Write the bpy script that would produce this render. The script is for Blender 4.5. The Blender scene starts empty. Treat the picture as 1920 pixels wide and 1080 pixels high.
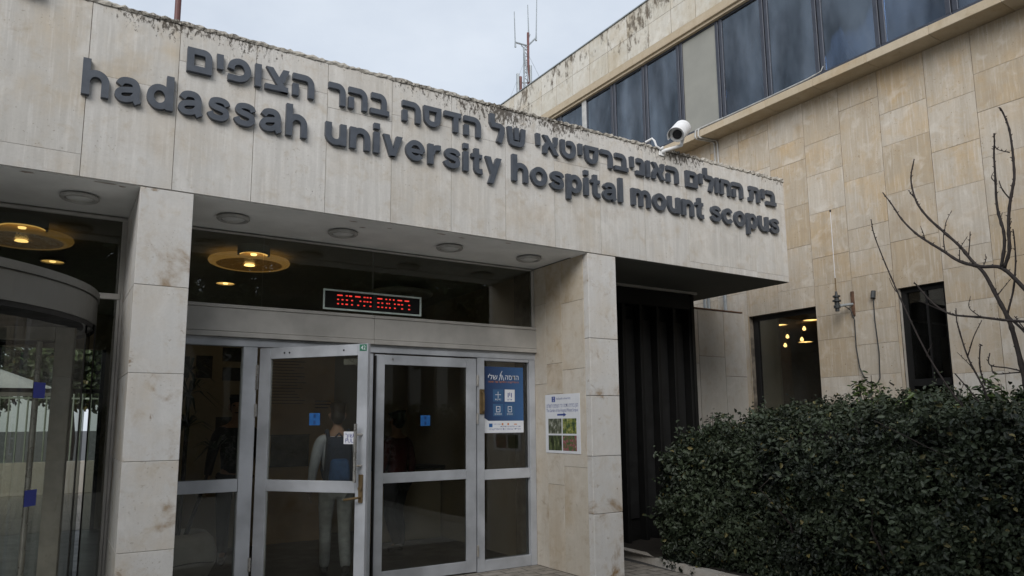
import bpy, bmesh, math, random
import numpy as np
from mathutils import Vector, Matrix
R = math.radians
S = bpy.context.scene
COL = S.collection
random.seed(7)
rng = np.random.default_rng(11)

# ------------------------------------------------------------------ camera
F, YAW, PIT, ROL = 1357.4, R(32.379), R(8.2225), R(-0.5045)
fwd = Vector((math.sin(YAW)*math.cos(PIT), math.cos(YAW)*math.cos(PIT), math.sin(PIT)))
rt = fwd.cross(Vector((0, 0, 1))).normalized(); up = rt.cross(fwd)
r2 = rt*math.cos(ROL) + up*math.sin(ROL); u2 = -rt*math.sin(ROL) + up*math.cos(ROL)
cam = bpy.data.cameras.new('camera'); cam.sensor_width = 36.0; cam.lens = F/1920*36.0
cam.shift_y = 58.04/1920; cam.clip_start = 0.05; cam.clip_end = 3000
co = bpy.data.objects.new('camera', cam); COL.objects.link(co)
M = Matrix.Identity(4)
for i in range(3):
    M[i][0], M[i][1], M[i][2] = r2[i], u2[i], -fwd[i]
M.translation = Vector((0, 0, 1.62)); co.matrix_world = M
S.camera = co

# ------------------------------------------------------------------ sky, sun, exposure
SUN_EL, SUN_AZ = R(30), R(221)       # azimuth clockwise from +Y
w = bpy.data.worlds.new('World'); S.world = w; w.use_nodes = True
nt = w.node_tree; nt.nodes.clear()
def wn(t, **k):
    n = nt.nodes.new(t)
    for a, b in k.items(): setattr(n, a, b)
    return n
sky = wn('ShaderNodeTexSky', sky_type='NISHITA', sun_disc=False)
sky.sun_elevation = SUN_EL; sky.sun_rotation = SUN_AZ
sky.air_density = 1.0; sky.dust_density = 2.5; sky.ozone_density = 1.5; sky.altitude = 800
tc = wn('ShaderNodeTexCoord'); mp = wn('ShaderNodeMapping'); mp.inputs['Scale'].default_value = (1.6, 1.6, 3.2)
cn = wn('ShaderNodeTexNoise'); cn.inputs['Scale'].default_value = 1.7; cn.inputs['Detail'].default_value = 7; cn.inputs['Roughness'].default_value = 0.55
cr = wn('ShaderNodeMapRange'); cr.inputs[1].default_value = 0.30; cr.inputs[2].default_value = 0.70; cr.inputs[3].default_value = 0.68; cr.inputs[4].default_value = 0.97
mx = wn('ShaderNodeMixRGB'); mx.inputs[2].default_value = (6.1, 6.65, 7.4, 1)
bg = wn('ShaderNodeBackground'); bg.inputs['Strength'].default_value = 0.10
out = wn('ShaderNodeOutputWorld')
nt.links.new(tc.outputs['Generated'], mp.inputs[0]); nt.links.new(mp.outputs[0], cn.inputs['Vector'])
nt.links.new(cn.outputs[0], cr.inputs[0]); nt.links.new(cr.outputs[0], mx.inputs[0])
nt.links.new(sky.outputs[0], mx.inputs[1]); nt.links.new(mx.outputs[0], bg.inputs[0]); nt.links.new(bg.outputs[0], out.inputs[0])
sd = bpy.data.lights.new('sun', 'SUN'); sd.energy = 2.3; sd.angle = R(42); sd.color = (1.0, 0.97, 0.93)
so = bpy.data.objects.new('sun', sd); COL.objects.link(so); so.location = (0, 0, 30)
sdir = Vector((math.sin(SUN_AZ)*math.cos(SUN_EL), math.cos(SUN_AZ)*math.cos(SUN_EL), math.sin(SUN_EL)))
so.rotation_euler = (-sdir).to_track_quat('-Z', 'Y').to_euler()
S.view_settings.view_transform = 'Standard'; S.view_settings.look = 'None'
S.view_settings.exposure = 0.33; S.view_settings.gamma = 1.0; S.view_settings.use_curve_mapping = False

# ------------------------------------------------------------------ material helpers
class NT:
    def __init__(s, name):
        s.m = bpy.data.materials.new(name); s.m.use_nodes = True
        s.t = s.m.node_tree; s.t.nodes.clear()
        s.out = s.n('ShaderNodeOutputMaterial')
    def n(s, t, **k):
        n = s.t.nodes.new(t)
        for a, b in k.items(): setattr(n, a, b)
        return n
    def l(s, a, b): s.t.links.new(a, b)
    def put(s, sock, v):
        if hasattr(v, 'is_output') or hasattr(v, 'links'): s.l(v, sock)
        elif isinstance(v, tuple) and len(v) == 3 and sock.type == 'RGBA': sock.default_value = (*v, 1)
        else: sock.default_value = v
    def pos(s, scale=(1, 1, 1)):
        g = s.n('ShaderNodeNewGeometry'); m = s.n('ShaderNodeMapping')
        m.inputs['Scale'].default_value = scale
        s.l(g.outputs['Position'], m.inputs[0]); return m.outputs[0]
    def noise(s, vec, scale, detail=4, rough=.55, dist=0):
        n = s.n('ShaderNodeTexNoise'); s.l(vec, n.inputs['Vector'])
        n.inputs['Scale'].default_value = scale; n.inputs['Detail'].default_value = detail
        n.inputs['Roughness'].default_value = rough; n.inputs['Distortion'].default_value = dist
        return n.outputs[0]
    def rng(s, v, a, b, c=0., d=1., smooth=True):
        n = s.n('ShaderNodeMapRange'); n.interpolation_type = 'SMOOTHSTEP' if smooth else 'LINEAR'
        s.put(n.inputs[0], v)
        for i, x in enumerate((a, b, c, d)): n.inputs[i+1].default_value = x
        return n.outputs[0]
    def math(s, op, a, b=0.):
        n = s.n('ShaderNodeMath', operation=op); s.put(n.inputs[0], a); s.put(n.inputs[1], b); return n.outputs[0]
    def mix(s, f, a, b, mode='MIX'):
        n = s.n('ShaderNodeMixRGB', blend_type=mode); s.put(n.inputs[0], f); s.put(n.inputs[1], a); s.put(n.inputs[2], b); return n.outputs[0]
    def bsdf(s, col, rough=.6, metal=0., spec=.5, bump=None, bs=.1, bd=.01, **k):
        b = s.n('ShaderNodeBsdfPrincipled')
        s.put(b.inputs['Base Color'], col); s.put(b.inputs['Roughness'], rough); s.put(b.inputs['Metallic'], metal)
        b.inputs['Specular IOR Level'].default_value = spec
        if bump is not None:
            n = s.n('ShaderNodeBump'); n.inputs['Strength'].default_value = bs; n.inputs['Distance'].default_value = bd
            s.l(bump, n.inputs['Height']); s.l(n.outputs[0], b.inputs['Normal'])
        for a, v in k.items(): b.inputs[a.replace('_', ' ')].default_value = v
        s.l(b.outputs[0], s.out.inputs[0]); return s.m

def simple(name, col, rough=.5, metal=0., var=.15, scale=9., spec=.5, bs=.05, emit=None, es=0.):
    t = NT(name); p = t.pos()
    n = t.noise(p, scale, 5)
    c = t.mix(t.rng(n, .3, .7, 0, 1), tuple(x*(1-var) for x in col), tuple(min(1, x*(1+var)) for x in col))
    m = t.bsdf(c, t.rng(n, .3, .7, max(.02, rough-.07), min(1, rough+.07)), metal, spec, bump=t.noise(p, scale*12, 3), bs=bs, bd=.002)
    if emit:
        b = [x for x in t.t.nodes if x.type == 'BSDF_PRINCIPLED'][0]
        b.inputs['Emission Color'].default_value = (*emit, 1); b.inputs['Emission Strength'].default_value = es
    return m

def stone(name, a, b, warm, streak=.5, stain=.0, pit=.5, moss=None, mossz=.20, mosss=13, moss_col=(.045, .035, .026), upper_tint=None, axis=1, mossthr=(.56, .62)):
    """limestone slab; colour attribute 'panel' gives each slab its own tone"""
    t = NT(name); p = t.pos()
    at = t.n('ShaderNodeAttribute'); at.attribute_name = 'panel'
    sp = t.n('ShaderNodeSeparateColor'); t.l(at.outputs['Color'], sp.inputs[0])
    off = t.n('ShaderNodeVectorMath', operation='MULTIPLY_ADD')
    t.l(at.outputs['Color'], off.inputs[0]); off.inputs[1].default_value = (7, 7, 7); t.l(p, off.inputs[2])
    v = off.outputs[0]
    c = t.mix(sp.outputs[0], a, b)
    big = t.noise(v, 1.6, 5, .6)
    wf = t.math('MULTIPLY', t.rng(big, .42, .68), t.math('ADD', t.math('MULTIPLY', sp.outputs[1], .7), .12))
    c = t.mix(wf, c, warm)
    sm = t.n('ShaderNodeMapping'); sm.inputs['Scale'].default_value = (9, 9, .55); t.l(v, sm.inputs[0])
    st = t.noise(sm.outputs[0], 1.4, 5, .6)
    c = t.mix(t.math('MULTIPLY', t.rng(st, .35, .7), .32*streak), c, tuple(x*.62 for x in a))
    st2 = t.noise(sm.outputs[0], 4.1, 3, .6)
    c = t.mix(t.math('MULTIPLY', t.rng(st2, .5, .72), .35*streak), c, tuple(min(.8, x*1.18) for x in b))
    g = t.noise(v, 55, 4, .7)
    c = t.mix(t.rng(g, .3, .75, .0, .22), c, tuple(x*.72 for x in a))
    pt = t.noise(v, 38, 3, .6)
    pf = t.math('MULTIPLY', t.rng(pt, .64, .70), t.math('MULTIPLY', t.rng(t.noise(v, 2.3, 3), .45, .62), pit))
    c = t.mix(pf, c, tuple(x*.42 for x in warm))
    mo = t.noise(v, 6.5, 7, .68, .35)
    c = t.mix(t.rng(mo, .50, .72, 0, .42), c, tuple(x*.80 for x in warm))
    c = t.mix(t.rng(t.noise(v, 3.4, 6, .6, .6), .52, .70, 0, .30), c, tuple(min(.8, x*1.16) for x in b))
    fk = t.noise(v, 90, 2, .5)
    c = t.mix(t.math('MULTIPLY', t.rng(fk, .70, .76), t.rng(t.noise(v, 4.0, 3), .50, .62, 0, .8)), c, tuple(x*.30 for x in warm))
    if stain:
        s1 = t.noise(v, 2.2, 6, .62, .4)
        sf = t.math('MULTIPLY', t.rng(s1, .56, .74), stain)
        c = t.mix(sf, c, (.26, .17, .085))
        s3 = t.math('MULTIPLY', t.rng(t.noise(v, 5.5, 6, .7, .5), .60, .72), stain*.75)
        c = t.mix(s3, c, (.21, .14, .075))
    if upper_tint:
        z0, z1, amt, gcol = upper_tint
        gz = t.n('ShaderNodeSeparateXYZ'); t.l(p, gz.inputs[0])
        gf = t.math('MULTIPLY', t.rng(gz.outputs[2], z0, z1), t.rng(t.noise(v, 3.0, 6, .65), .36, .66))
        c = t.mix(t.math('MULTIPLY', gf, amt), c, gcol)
    if moss:
        z0, z1 = moss
        mz = t.n('ShaderNodeSeparateXYZ'); t.l(p, mz.inputs[0])
        zf = t.rng(mz.outputs[2], z0, z1, 0, 1, False)
        mm = t.n('ShaderNodeMapping'); mm.inputs['Scale'].default_value = (1.6, 1.6, .75); t.l(p, mm.inputs[0])
        n1 = t.noise(mm.outputs[0], mosss, 8, .75, .3)
        n2 = t.noise(p, 1.15, 3, .5)
        nn = t.math('ADD', t.math('MULTIPLY', zf, mossz), t.math('ADD', t.math('MULTIPLY', n2, .38), t.math('MULTIPLY', n1, .62)))
        mf = t.rng(nn, mossthr[0], mossthr[1])
        c = t.mix(t.math('MULTIPLY', mf, .88), c, moss_col)
    return t.bsdf(c, .78, 0, .3, bump=t.math('SUBTRACT', t.math('MULTIPLY', g, .5), pf), bs=.35, bd=.004)

def glass(name, tint=(.75, .78, .76), boost=1.0, rough=.0, dirt_haze=.0, gcol=(1, 1, 1), dcol=(.45, .45, .43), vary=0):
    t = NT(name)
    fr = t.n('ShaderNodeFresnel'); fr.inputs[0].default_value = 1.52
    f = t.math('MULTIPLY', fr.outputs[0], boost)
    if vary: f = t.math('MULTIPLY', f, t.rng(t.noise(t.pos((.9, .9, .25)), 1.1, 4, .6), .3, .7, 1-vary, 1+vary))
    f = t.math('MINIMUM', f, 1.0)
    tr = t.n('ShaderNodeBsdfTransparent'); tr.inputs[0].default_value = (*tint, 1)
    gl = t.n('ShaderNodeBsdfGlossy'); gl.inputs['Roughness'].default_value = rough; gl.inputs[0].default_value = (*gcol, 1)
    bn = t.n('ShaderNodeBump'); bn.inputs['Strength'].default_value = .04; bn.inputs['Distance'].default_value = .01
    t.l(t.noise(t.pos(), 1.3, 2), bn.inputs['Height']); t.l(bn.outputs[0], gl.inputs['Normal'])
    mxs = t.n('ShaderNodeMixShader'); t.put(mxs.inputs[0], f); t.l(tr.outputs[0], mxs.inputs[1]); t.l(gl.outputs[0], mxs.inputs[2])
    o = mxs.outputs[0]
    if dirt_haze:
        df = t.n('ShaderNodeBsdfDiffuse'); df.inputs[0].default_value = (*dcol, 1)
        m2 = t.n('ShaderNodeMixShader')
        t.put(m2.inputs[0], t.math('MULTIPLY', t.rng(t.noise(t.pos((1, 1, .4)), 2.2, 6, .65), .35, .75), dirt_haze))
        t.l(o, m2.inputs[1]); t.l(df.outputs[0], m2.inputs[2]); o = m2.outputs[0]
    t.l(o, t.out.inputs[0]); return t.m

def foliage(name, dark, light, rough=.42, spec=.45):
    t = NT(name)
    at = t.n('ShaderNodeAttribute'); at.attribute_name = 'leaf'
    sp = t.n('ShaderNodeSeparateColor'); t.l(at.outputs['Color'], sp.inputs[0])
    c = t.mix(sp.outputs[0], dark, light)
    c = t.mix(t.rng(sp.outputs[1], .965, .995), c, (.17, .14, .05))
    c = t.mix(t.rng(t.noise(t.pos(), 1.7, 3), .4, .7, 0, .45), c, tuple(x*1.5 for x in light))
    return t.bsdf(c, rough, 0, spec)

def emission(name, col, strength):
    t = NT(name); e = t.n('ShaderNodeEmission'); e.inputs[0].default_value = (*col, 1); e.inputs[1].default_value = strength
    t.l(e.outputs[0], t.out.inputs[0]); return t.m

# ------------------------------------------------------------------ mesh helpers
class MB:
    def __init__(s): s.v = []; s.f = []; s.mi = []; s.c = []
    def face(s, idx, mi=0, c=None): s.f.append(tuple(idx)); s.mi.append(mi); s.c.append(c)
    def add(s, vs, fs, mi=0, c=None):
        o = len(s.v); s.v += [tuple(v) for v in vs]
        for f in fs: s.face([o+i for i in f], mi, c)
    def box(s, x0, x1, y0, y1, z0, z1, mi=0, c=None):
        vs = [(x0, y0, z0), (x1, y0, z0), (x1, y1, z0), (x0, y1, z0), (x0, y0, z1), (x1, y0, z1), (x1, y1, z1), (x0, y1, z1)]
        s.add(vs, [(0, 3, 2, 1), (4, 5, 6, 7), (0, 1, 5, 4), (1, 2, 6, 5), (2, 3, 7, 6), (3, 0, 4, 7)], mi, c)
    def bbox(s, x0, x1, y0, y1, z0, z1, b=.004, mi=0, c=None):
        """box with chamfered edges"""
        bm = bmesh.new(); bmesh.ops.create_cube(bm, size=1)
        for v in bm.verts:
            v.co = ((x0+x1)/2+v.co.x*(x1-x0), (y0+y1)/2+v.co.y*(y1-y0), (z0+z1)/2+v.co.z*(z1-z0))
        bmesh.ops.bevel(bm, geom=bm.edges[:], offset=min(b, .45*min(x1-x0, y1-y0, z1-z0)), segments=1, affect='EDGES')
        s.bm(bm, mi, c)
    def bm(s, bm, mi=0, c=None):
        bm.verts.index_update()
        s.add([v.co for v in bm.verts], [[v.index for v in f.verts] for f in bm.faces], mi, c); bm.free()
    def tube(s, pts, r, n=8, mi=0, cap=True):
        pts = [Vector(p) for p in pts]; rs = r if isinstance(r, (list, tuple)) else [r]*len(pts)
        o = len(s.v); prev = None
        for i, p in enumerate(pts):
            d = (pts[min(i+1, len(pts)-1)]-pts[max(i-1, 0)]).normalized()
            if prev is None:
                a = d.orthogonal().normalized()
            else:
                a = (prev - d*prev.dot(d));  a = a.normalized() if a.length > 1e-6 else d.orthogonal().normalized()
            prev = a; b = d.cross(a)
            for k in range(n):
                q = 2*math.pi*k/n; s.v.append(tuple(p + (a*math.cos(q)+b*math.sin(q))*rs[i]))
        for i in range(len(pts)-1):
            for k in range(n):
                s.face((o+i*n+k, o+i*n+(k+1) % n, o+(i+1)*n+(k+1) % n, o+(i+1)*n+k), mi)
        if cap:
            s.face([o+k for k in range(n)][::-1], mi); s.face([o+(len(pts)-1)*n+k for k in range(n)], mi)
    def lathe(s, prof, c, n=32, mi=0, a0=0., a1=2*math.pi):
        full = abs(a1-a0-2*math.pi) < 1e-4; m = n if full else n+1; o = len(s.v)
        for (r, z) in prof:
            for k in range(m):
                q = a0+(a1-a0)*k/n; s.v.append((c[0]+r*math.cos(q), c[1]+r*math.sin(q), c[2]+z))
        for i in range(len(prof)-1):
            for k in range(n):
                k2 = (k+1) % m
                s.face((o+i*m+k, o+i*m+k2, o+(i+1)*m+k2, o+(i+1)*m+k), mi)
    def poly(s, pts, d0, d1, fn, mi=0):
        """extruded 2-D polygon; fn(u,v,d) -> xyz"""
        n = len(pts); o = len(s.v)
        s.v += [tuple(fn(u, v, d0)) for u, v in pts] + [tuple(fn(u, v, d1)) for u, v in pts]
        s.face([o+i for i in range(n)], mi); s.face([o+n+i for i in range(n)][::-1], mi)
        for i in range(n): s.face((o+i, o+n+i, o+n+(i+1) % n, o+(i+1) % n), mi)

def wloc(o):
    p = Vector((0, 0, 0))
    while o is not None: p += o.location; o = o.parent
    return p
def link(name, me, mats, parent=None, loc=(0, 0, 0)):
    ob = bpy.data.objects.new(name, me); COL.objects.link(ob)
    for m in (mats if isinstance(mats, (list, tuple)) else [mats]): me.materials.append(m)
    ob.location = loc
    if parent is not None: ob.parent = parent
    return ob
def build(name, mb, mats, parent=None, org=None, smooth=False, local=False, attr='panel', recalc=True):
    """mesh coordinates are world unless local; parts keep their parent's origin"""
    off = Vector((0, 0, 0)) if local else (wloc(parent) if parent is not None else Vector(org or (0, 0, 0)))
    vs = np.array(mb.v, dtype=np.float64) - np.array(off)
    me = bpy.data.meshes.new(name); me.from_pydata(vs.tolist(), [], mb.f); 
    me.polygons.foreach_set('material_index', mb.mi)
    if any(c is not None for c in mb.c):
        a = me.color_attributes.new(attr, 'FLOAT_COLOR', 'CORNER')
        buf = []
        for f, c in zip(mb.f, mb.c): buf += list((*(c or (.5, .3, .5)), 1.0))*len(f)
        a.data.foreach_set('color', buf)
    if recalc:
        b = bmesh.new(); b.from_mesh(me); bmesh.ops.recalc_face_normals(b, faces=b.faces[:]); b.to_mesh(me); b.free()
    if smooth: me.polygons.foreach_set('use_smooth', [True]*len(me.polygons))
    me.update()
    return link(name, me, mats, parent, (0, 0, 0) if (parent is not None or local) else (org or (0, 0, 0)))
def tag(o, label=None, cat=None, group=None, kind=None):
    if label: o['label'] = label
    if cat: o['category'] = cat
    if group: o['group'] = group
    if kind: o['kind'] = kind
    return o
def thing(name, loc, label, cat, group=None, rz=0.):
    o = bpy.data.objects.new(name, None); COL.objects.link(o); o.location = loc; o.rotation_euler = (0, 0, rz)
    o.empty_display_size = .2
    return tag(o, label, cat, group)
def copy_tree(o, parent=None):
    c = o.copy(); COL.objects.link(c); c.parent = parent
    for ch in list(o.children): copy_tree(ch, c)
    return c
def rcol(): return (random.random(), random.random(), random.random())

def slabs(mb, rects, fn, gap=.006, th=.03, jit=.0015, cols=None, gv=None):
    """stone slabs: rect (u0,u1,v0,v1) in the wall's plane; fn(u,v,d): d = depth behind the face"""
    for i, (u0, u1, v0, v1) in enumerate(rects):
        g = gap/2; g2 = (gap if gv is None else gv)/2; d = random.uniform(0, jit); b = .0015
        c = cols[i] if cols and cols[i] else rcol()
        a0, a1, b0, b1 = u0+g, u1-g, v0+g2, v1-g2
        o = len(mb.v)
        for (uu0, uu1, vv0, vv1, dd) in ((a0+b, a1-b, b0+b, b1-b, d), (a0, a1, b0, b1, d+b), (a0, a1, b0, b1, th)):
            mb.v += [tuple(fn(uu0, vv0, dd)), tuple(fn(uu1, vv0, dd)), tuple(fn(uu1, vv1, dd)), tuple(fn(uu0, vv1, dd))]
        mb.face((o, o+1, o+2, o+3), 0, c)
        for k in range(2):
            for j in range(4):
                mb.face((o+4*k+j, o+4*k+4+j, o+4*k+4+(j+1) % 4, o+4*k+(j+1) % 4), 0, c)
def text_mesh(body, size, fn, depth=.001, align='LEFT', squeeze=1.0, fit=None):
    """lettering from the built-in font as an MB; fn(u,v,d)"""
    c = bpy.data.curves.new('t', 'FONT'); c.body = body; c.size = size; c.align_x = align; c.resolution_u = 2
    o = bpy.data.objects.new('t', c); COL.objects.link(o)
    dg = bpy.context.evaluated_depsgraph_get(); dg.update()
    me = bpy.data.meshes.new_from_object(o.evaluated_get(dg))
    mb = MB()
    if fit: squeeze = fit/max(v.co.x for v in me.vertices)
    mb.add([fn(v.co.x*squeeze, v.co.y, depth) for v in me.vertices], [list(p.vertices) for p in me.polygons])
    bpy.data.objects.remove(o); bpy.data.curves.remove(c); bpy.data.meshes.remove(me)
    return mb

# ------------------------------------------------------------------ materials
Mt = {}
Mt['fascia'] = stone('fascia_limestone', (.52, .50, .465), (.62, .605, .58), (.52, .43, .31), streak=.95, stain=.22, pit=.5,
                     moss=(4.70, 5.10), mossthr=(.648, .70), mossz=.17, mosss=19)
Mt['column'] = stone('column_limestone', (.57, .56, .54), (.63, .62, .605), (.54, .44, .31), streak=.35, stain=1.15, pit=.5)
Mt['pier'] = stone('pier_limestone', (.54, .485, .40), (.60, .565, .51), (.46, .345, .21), streak=.3, stain=.55, pit=.3, upper_tint=(2.6, 3.6, .6, (.38, .28, .15)))  # mottled brown tint growing stronger towards the top
Mt['wing'] = stone('wing_limestone', (.43, .355, .26), (.63, .60, .55), (.53, .385, .22), streak=.85, stain=.22, pit=1.0)
Mt['return'] = stone('garden_wall_limestone', (.42, .40, .36), (.50, .48, .45), (.42, .34, .25), streak=.4, stain=.15, pit=.4)
Mt['parapet'] = stone('parapet_limestone', (.54, .515, .45), (.63, .61, .56), (.45, .37, .25), streak=.6, stain=.25, pit=.6,
                      moss=(9.2, 10.4), mossthr=(.555, .64), mossz=.05, mosss=4.2, moss_col=(.085, .065, .045))
Mt['grout'] = simple('dark_grout', (.17, .145, .115), .9, var=.5, scale=7)
Mt['coping'] = stone('weathered_mortar', (.42, .395, .35), (.50, .48, .44), (.36, .30, .21), stain=.25, pit=1.0, moss=(4.0, 5.0), mossthr=(.60, .68), mossz=.10, mosss=24)
Mt['ledge'] = stone('ledge_concrete', (.44, .37, .27), (.50, .43, .33), (.40, .30, .18), streak=.3, stain=.15, pit=.5)
Mt['soffit'] = simple('painted_plaster', (.80, .795, .77), .8, var=.06, scale=3)
Mt['peel'] = simple('peeled_plaster', (.40, .34, .29), .9)
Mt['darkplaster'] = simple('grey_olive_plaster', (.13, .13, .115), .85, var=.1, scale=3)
Mt['alu'] = simple('grey_aluminium', (.45, .47, .505), .42, .25, var=.17, scale=2.6, bs=.05)
Mt['alu_lit'] = simple('bright_aluminium', (.50, .53, .58), .40, .30, var=.06, scale=4, bs=.02)
Mt['alu_warm'] = simple('bronze_grey_aluminium', (.45, .435, .41), .45, .2, var=.12, scale=3, bs=.02)
Mt['alu_dark'] = simple('dark_window_frame', (.045, .05, .065), .4, .3)
Mt['black'] = simple('black_rubber', (.012, .012, .013), .6)
Mt['blackmetal'] = simple('black_painted_metal', (.009, .009, .009), .65, 0, spec=.25)
Mt['steel'] = simple('brushed_steel', (.55, .53, .5), .3, .9)
Mt['brass'] = simple('tarnished_brass', (.20, .14, .07), .45, .6)
Mt['letter'] = simple('slate_grey_letter_paint', (.066, .076, .094), .45, 0, var=.1, scale=14)
Mt['white'] = simple('white_paint', (.74, .74, .74), .45, 0, var=.05)
Mt['paper'] = simple('white_print', (.70, .72, .76), .5, 0, var=.03)
Mt['cream'] = simple('cream_paint', (.42, .36, .24), .6)
Mt['glass'] = glass('clear_glass', (.80, .81, .77), 1.0, dirt_haze=.015)
Mt['glass_dark'] = glass('smoked_glass', (.58, .60, .56), 1.1, dirt_haze=.02)
Mt['glass_up'] = glass('sky_tinted_window_glass', (.34, .38, .45), 2.3, .0, dirt_haze=.12, gcol=(.75, .87, 1.0), dcol=(.33, .37, .43), vary=.6)  # blue sky reflection painted into the gloss tint and diffuse layer
Mt['wall_in'] = simple('lobby_wall_paint', (.46, .39, .28), .7, var=.06, scale=2)
Mt['wood'] = simple('orange_wood_panel', (.72, .47, .25), .55, var=.12, scale=3)
Mt['board'] = simple('exhibition_board', (.50, .43, .31), .6, var=.05)
Mt['ceil_in'] = simple('lobby_ceiling_paint', (.50, .49, .41), .8, var=.08)
Mt['floor_in'] = simple('dark_lobby_floor', (.035, .035, .036), .35, var=.15, scale=4)
Mt['picture'] = simple('dark_photo_print', (.05, .045, .035), .45, var=.6, scale=12)
Mt['amber'] = simple('amber_lamp_glass', (.45, .27, .08), .4, emit=(1, .55, .16), es=.16)
Mt['amber_dim'] = simple('dim_amber_lens', (.30, .19, .07), .3, emit=(1, .5, .14), es=.045, var=.3)
Mt['bulb'] = emission('warm_bulb_light', (1, .62, .22), 3.2)
Mt['glow'] = emission('lamp_reflector_light', (1, .58, .17), 1.0)
Mt['glow2'] = emission('bright_reflector_light', (1, .62, .22), 3.0)
Mt['ledred'] = emission('red_led_light', (1, .06, .045), .85)
Mt['unlit'] = simple('frosted_lamp_glass', (.62, .62, .60), .35, var=.06)
Mt['lampring'] = simple('grey_lamp_trim', (.40, .39, .37), .5, 0)
Mt['rust'] = simple('rusty_steel', (.12, .065, .04), .8, .2, var=.4, scale=30)
Mt['redrust'] = simple('red_oxide_mast_paint', (.13, .05, .045), .6, var=.3, scale=6)
Mt['galv'] = simple('galvanised_steel', (.33, .36, .38), .5, .5)
Mt['cable'] = simple('dark_grey_cable', (.03, .034, .036), .5)
Mt['pipe'] = simple('grey_plastic_conduit', (.42, .42, .41), .5)
Mt['bark'] = simple('dark_bark', (.035, .027, .024), .8, var=.4, scale=40, bs=.4)
Mt['net'] = simple('grey_net_curtain', (.55, .57, .60), .9)
Mt['pot'] = simple('pale_ceramic_pot', (.52, .50, .47), .5, var=.1, scale=5)
Mt['soil'] = simple('dark_soil', (.02, .016, .012), .95, var=.4, scale=30, bs=.5)
Mt['hedge'] = foliage('hedge_leaf', (.006, .010, .005), (.048, .064, .036), .48, .35)
Mt['shrub'] = foliage('shrub_leaf', (.03, .055, .018), (.085, .125, .035))
Mt['indoor_leaf'] = foliage('indoor_plant_leaf', (.02, .035, .012), (.05, .07, .03))
Mt['tree_leaf'] = foliage('street_tree_leaf', (.018, .03, .012), (.06, .085, .03))
Mt['dry'] = foliage('dry_weed_leaf', (.05, .04, .028), (.08, .065, .045))
Mt['blue'] = simple('blue_sticker_film', (.018, .10, .30), .4, var=.05)
Mt['navy'] = simple('navy_blue_film', (.02, .035, .26), .4, var=.1)
Mt['ink'] = simple('blue_ink', (.03, .06, .27), .5, var=.1)
Mt['orange'] = simple('orange_ink', (.55, .20, .06), .5)
Mt['skin'] = simple('skin', (.42, .25, .17), .5, var=.08)
Mt['hair'] = simple('dark_brown_hair', (.022, .017, .013), .6, var=.4, scale=60, bs=.4)
Mt['shirt'] = simple('pale_blue_shirt', (.60, .65, .75), .8, var=.1, scale=12, bs=.3)
Mt['jeans'] = simple('washed_grey_jeans', (.58, .61, .66), .85, var=.15, scale=14, bs=.3)
Mt['shoe'] = simple('dark_shoe', (.035, .03, .028), .6)
Mt['bag'] = simple('dark_navy_backpack', (.03, .045, .085), .75, var=.2, scale=20, bs=.3)
Mt['bagblue'] = simple('blue_backpack_panel', (.05, .14, .36), .7, var=.2, scale=20)
Mt['darkcloth'] = simple('black_cloth', (.014, .014, .015), .9)
Mt['red'] = simple('dark_red_cloth', (.07, .012, .014), .9)

def paving():
    t = NT('ground_paving'); p = t.pos()
    br = t.n('ShaderNodeTexBrick'); br.inputs['Scale'].default_value = 1.7; t.l(p, br.inputs[0])
    br.inputs['Color1'].default_value = (.29, .265, .23, 1); br.inputs['Color2'].default_value = (.36, .33, .29, 1)
    br.inputs['Mortar'].default_value = (.06, .055, .05, 1); br.inputs['Mortar Size'].default_value = .012
    n = t.noise(p, 9, 6, .7)
    c = t.mix(t.rng(n, .4, .7, 0, .6), br.outputs[0], (.12, .105, .085))
    return t.bsdf(c, .8, 0, .3, bump=n, bs=.3, bd=.01)
Mt['paving'] = paving()
Mt['bounce_paving'] = simple('pale_bounce_paving', (.52, .50, .46), .8, var=.15, scale=1.5, bs=.2)  # unseen ground, made pale to bounce light up onto the soffit
Mt['asphalt'] = simple('street_asphalt', (.06, .06, .06), .9, var=.2, scale=20, bs=.3)

# ------------------------------------------------------------------ setting
Z0 = -0.08
def sheet(name, x0, x1, y0, y1, z, m):
    b = MB(); b.add([(x0, y0, z), (x1, y0, z), (x1, y1, z), (x0, y1, z)], [(0, 1, 2, 3)])
    return tag(build(name, b, m, org=((x0+x1)/2, (y0+y1)/2, z)), kind='structure')
sheet('ground', -400, 400, -400, 400, Z0-.012, Mt['asphalt'])
sheet('pavement', -14, 6.2, 5.4, 7.62, Z0-.004, Mt['paving'])
sheet('forecourt', -16, 6.1, -7, 5.397, Z0-.004, Mt['bounce_paving'])
sheet('lobby_floor', -6, 5.2, 7.62, 14.4, Z0, Mt['floor_in'])
b = MB(); n = 26
for i in range(n+1):
    for j in range(n+1):
        b.v.append((6.3+4.05*i/n, -1+8.9*j/n, Z0+.07+.03*random.random()))
for i in range(n):
    for j in range(n):
        k = i*(n+1)+j; b.face((k, k+n+1, k+n+2, k+1))
tag(build('planting_soil', b, Mt['soil'], org=(8, 3, Z0)), kind='structure')

YF, YD, XW = 6.449, 7.561, 10.378
exec_order = []

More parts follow.
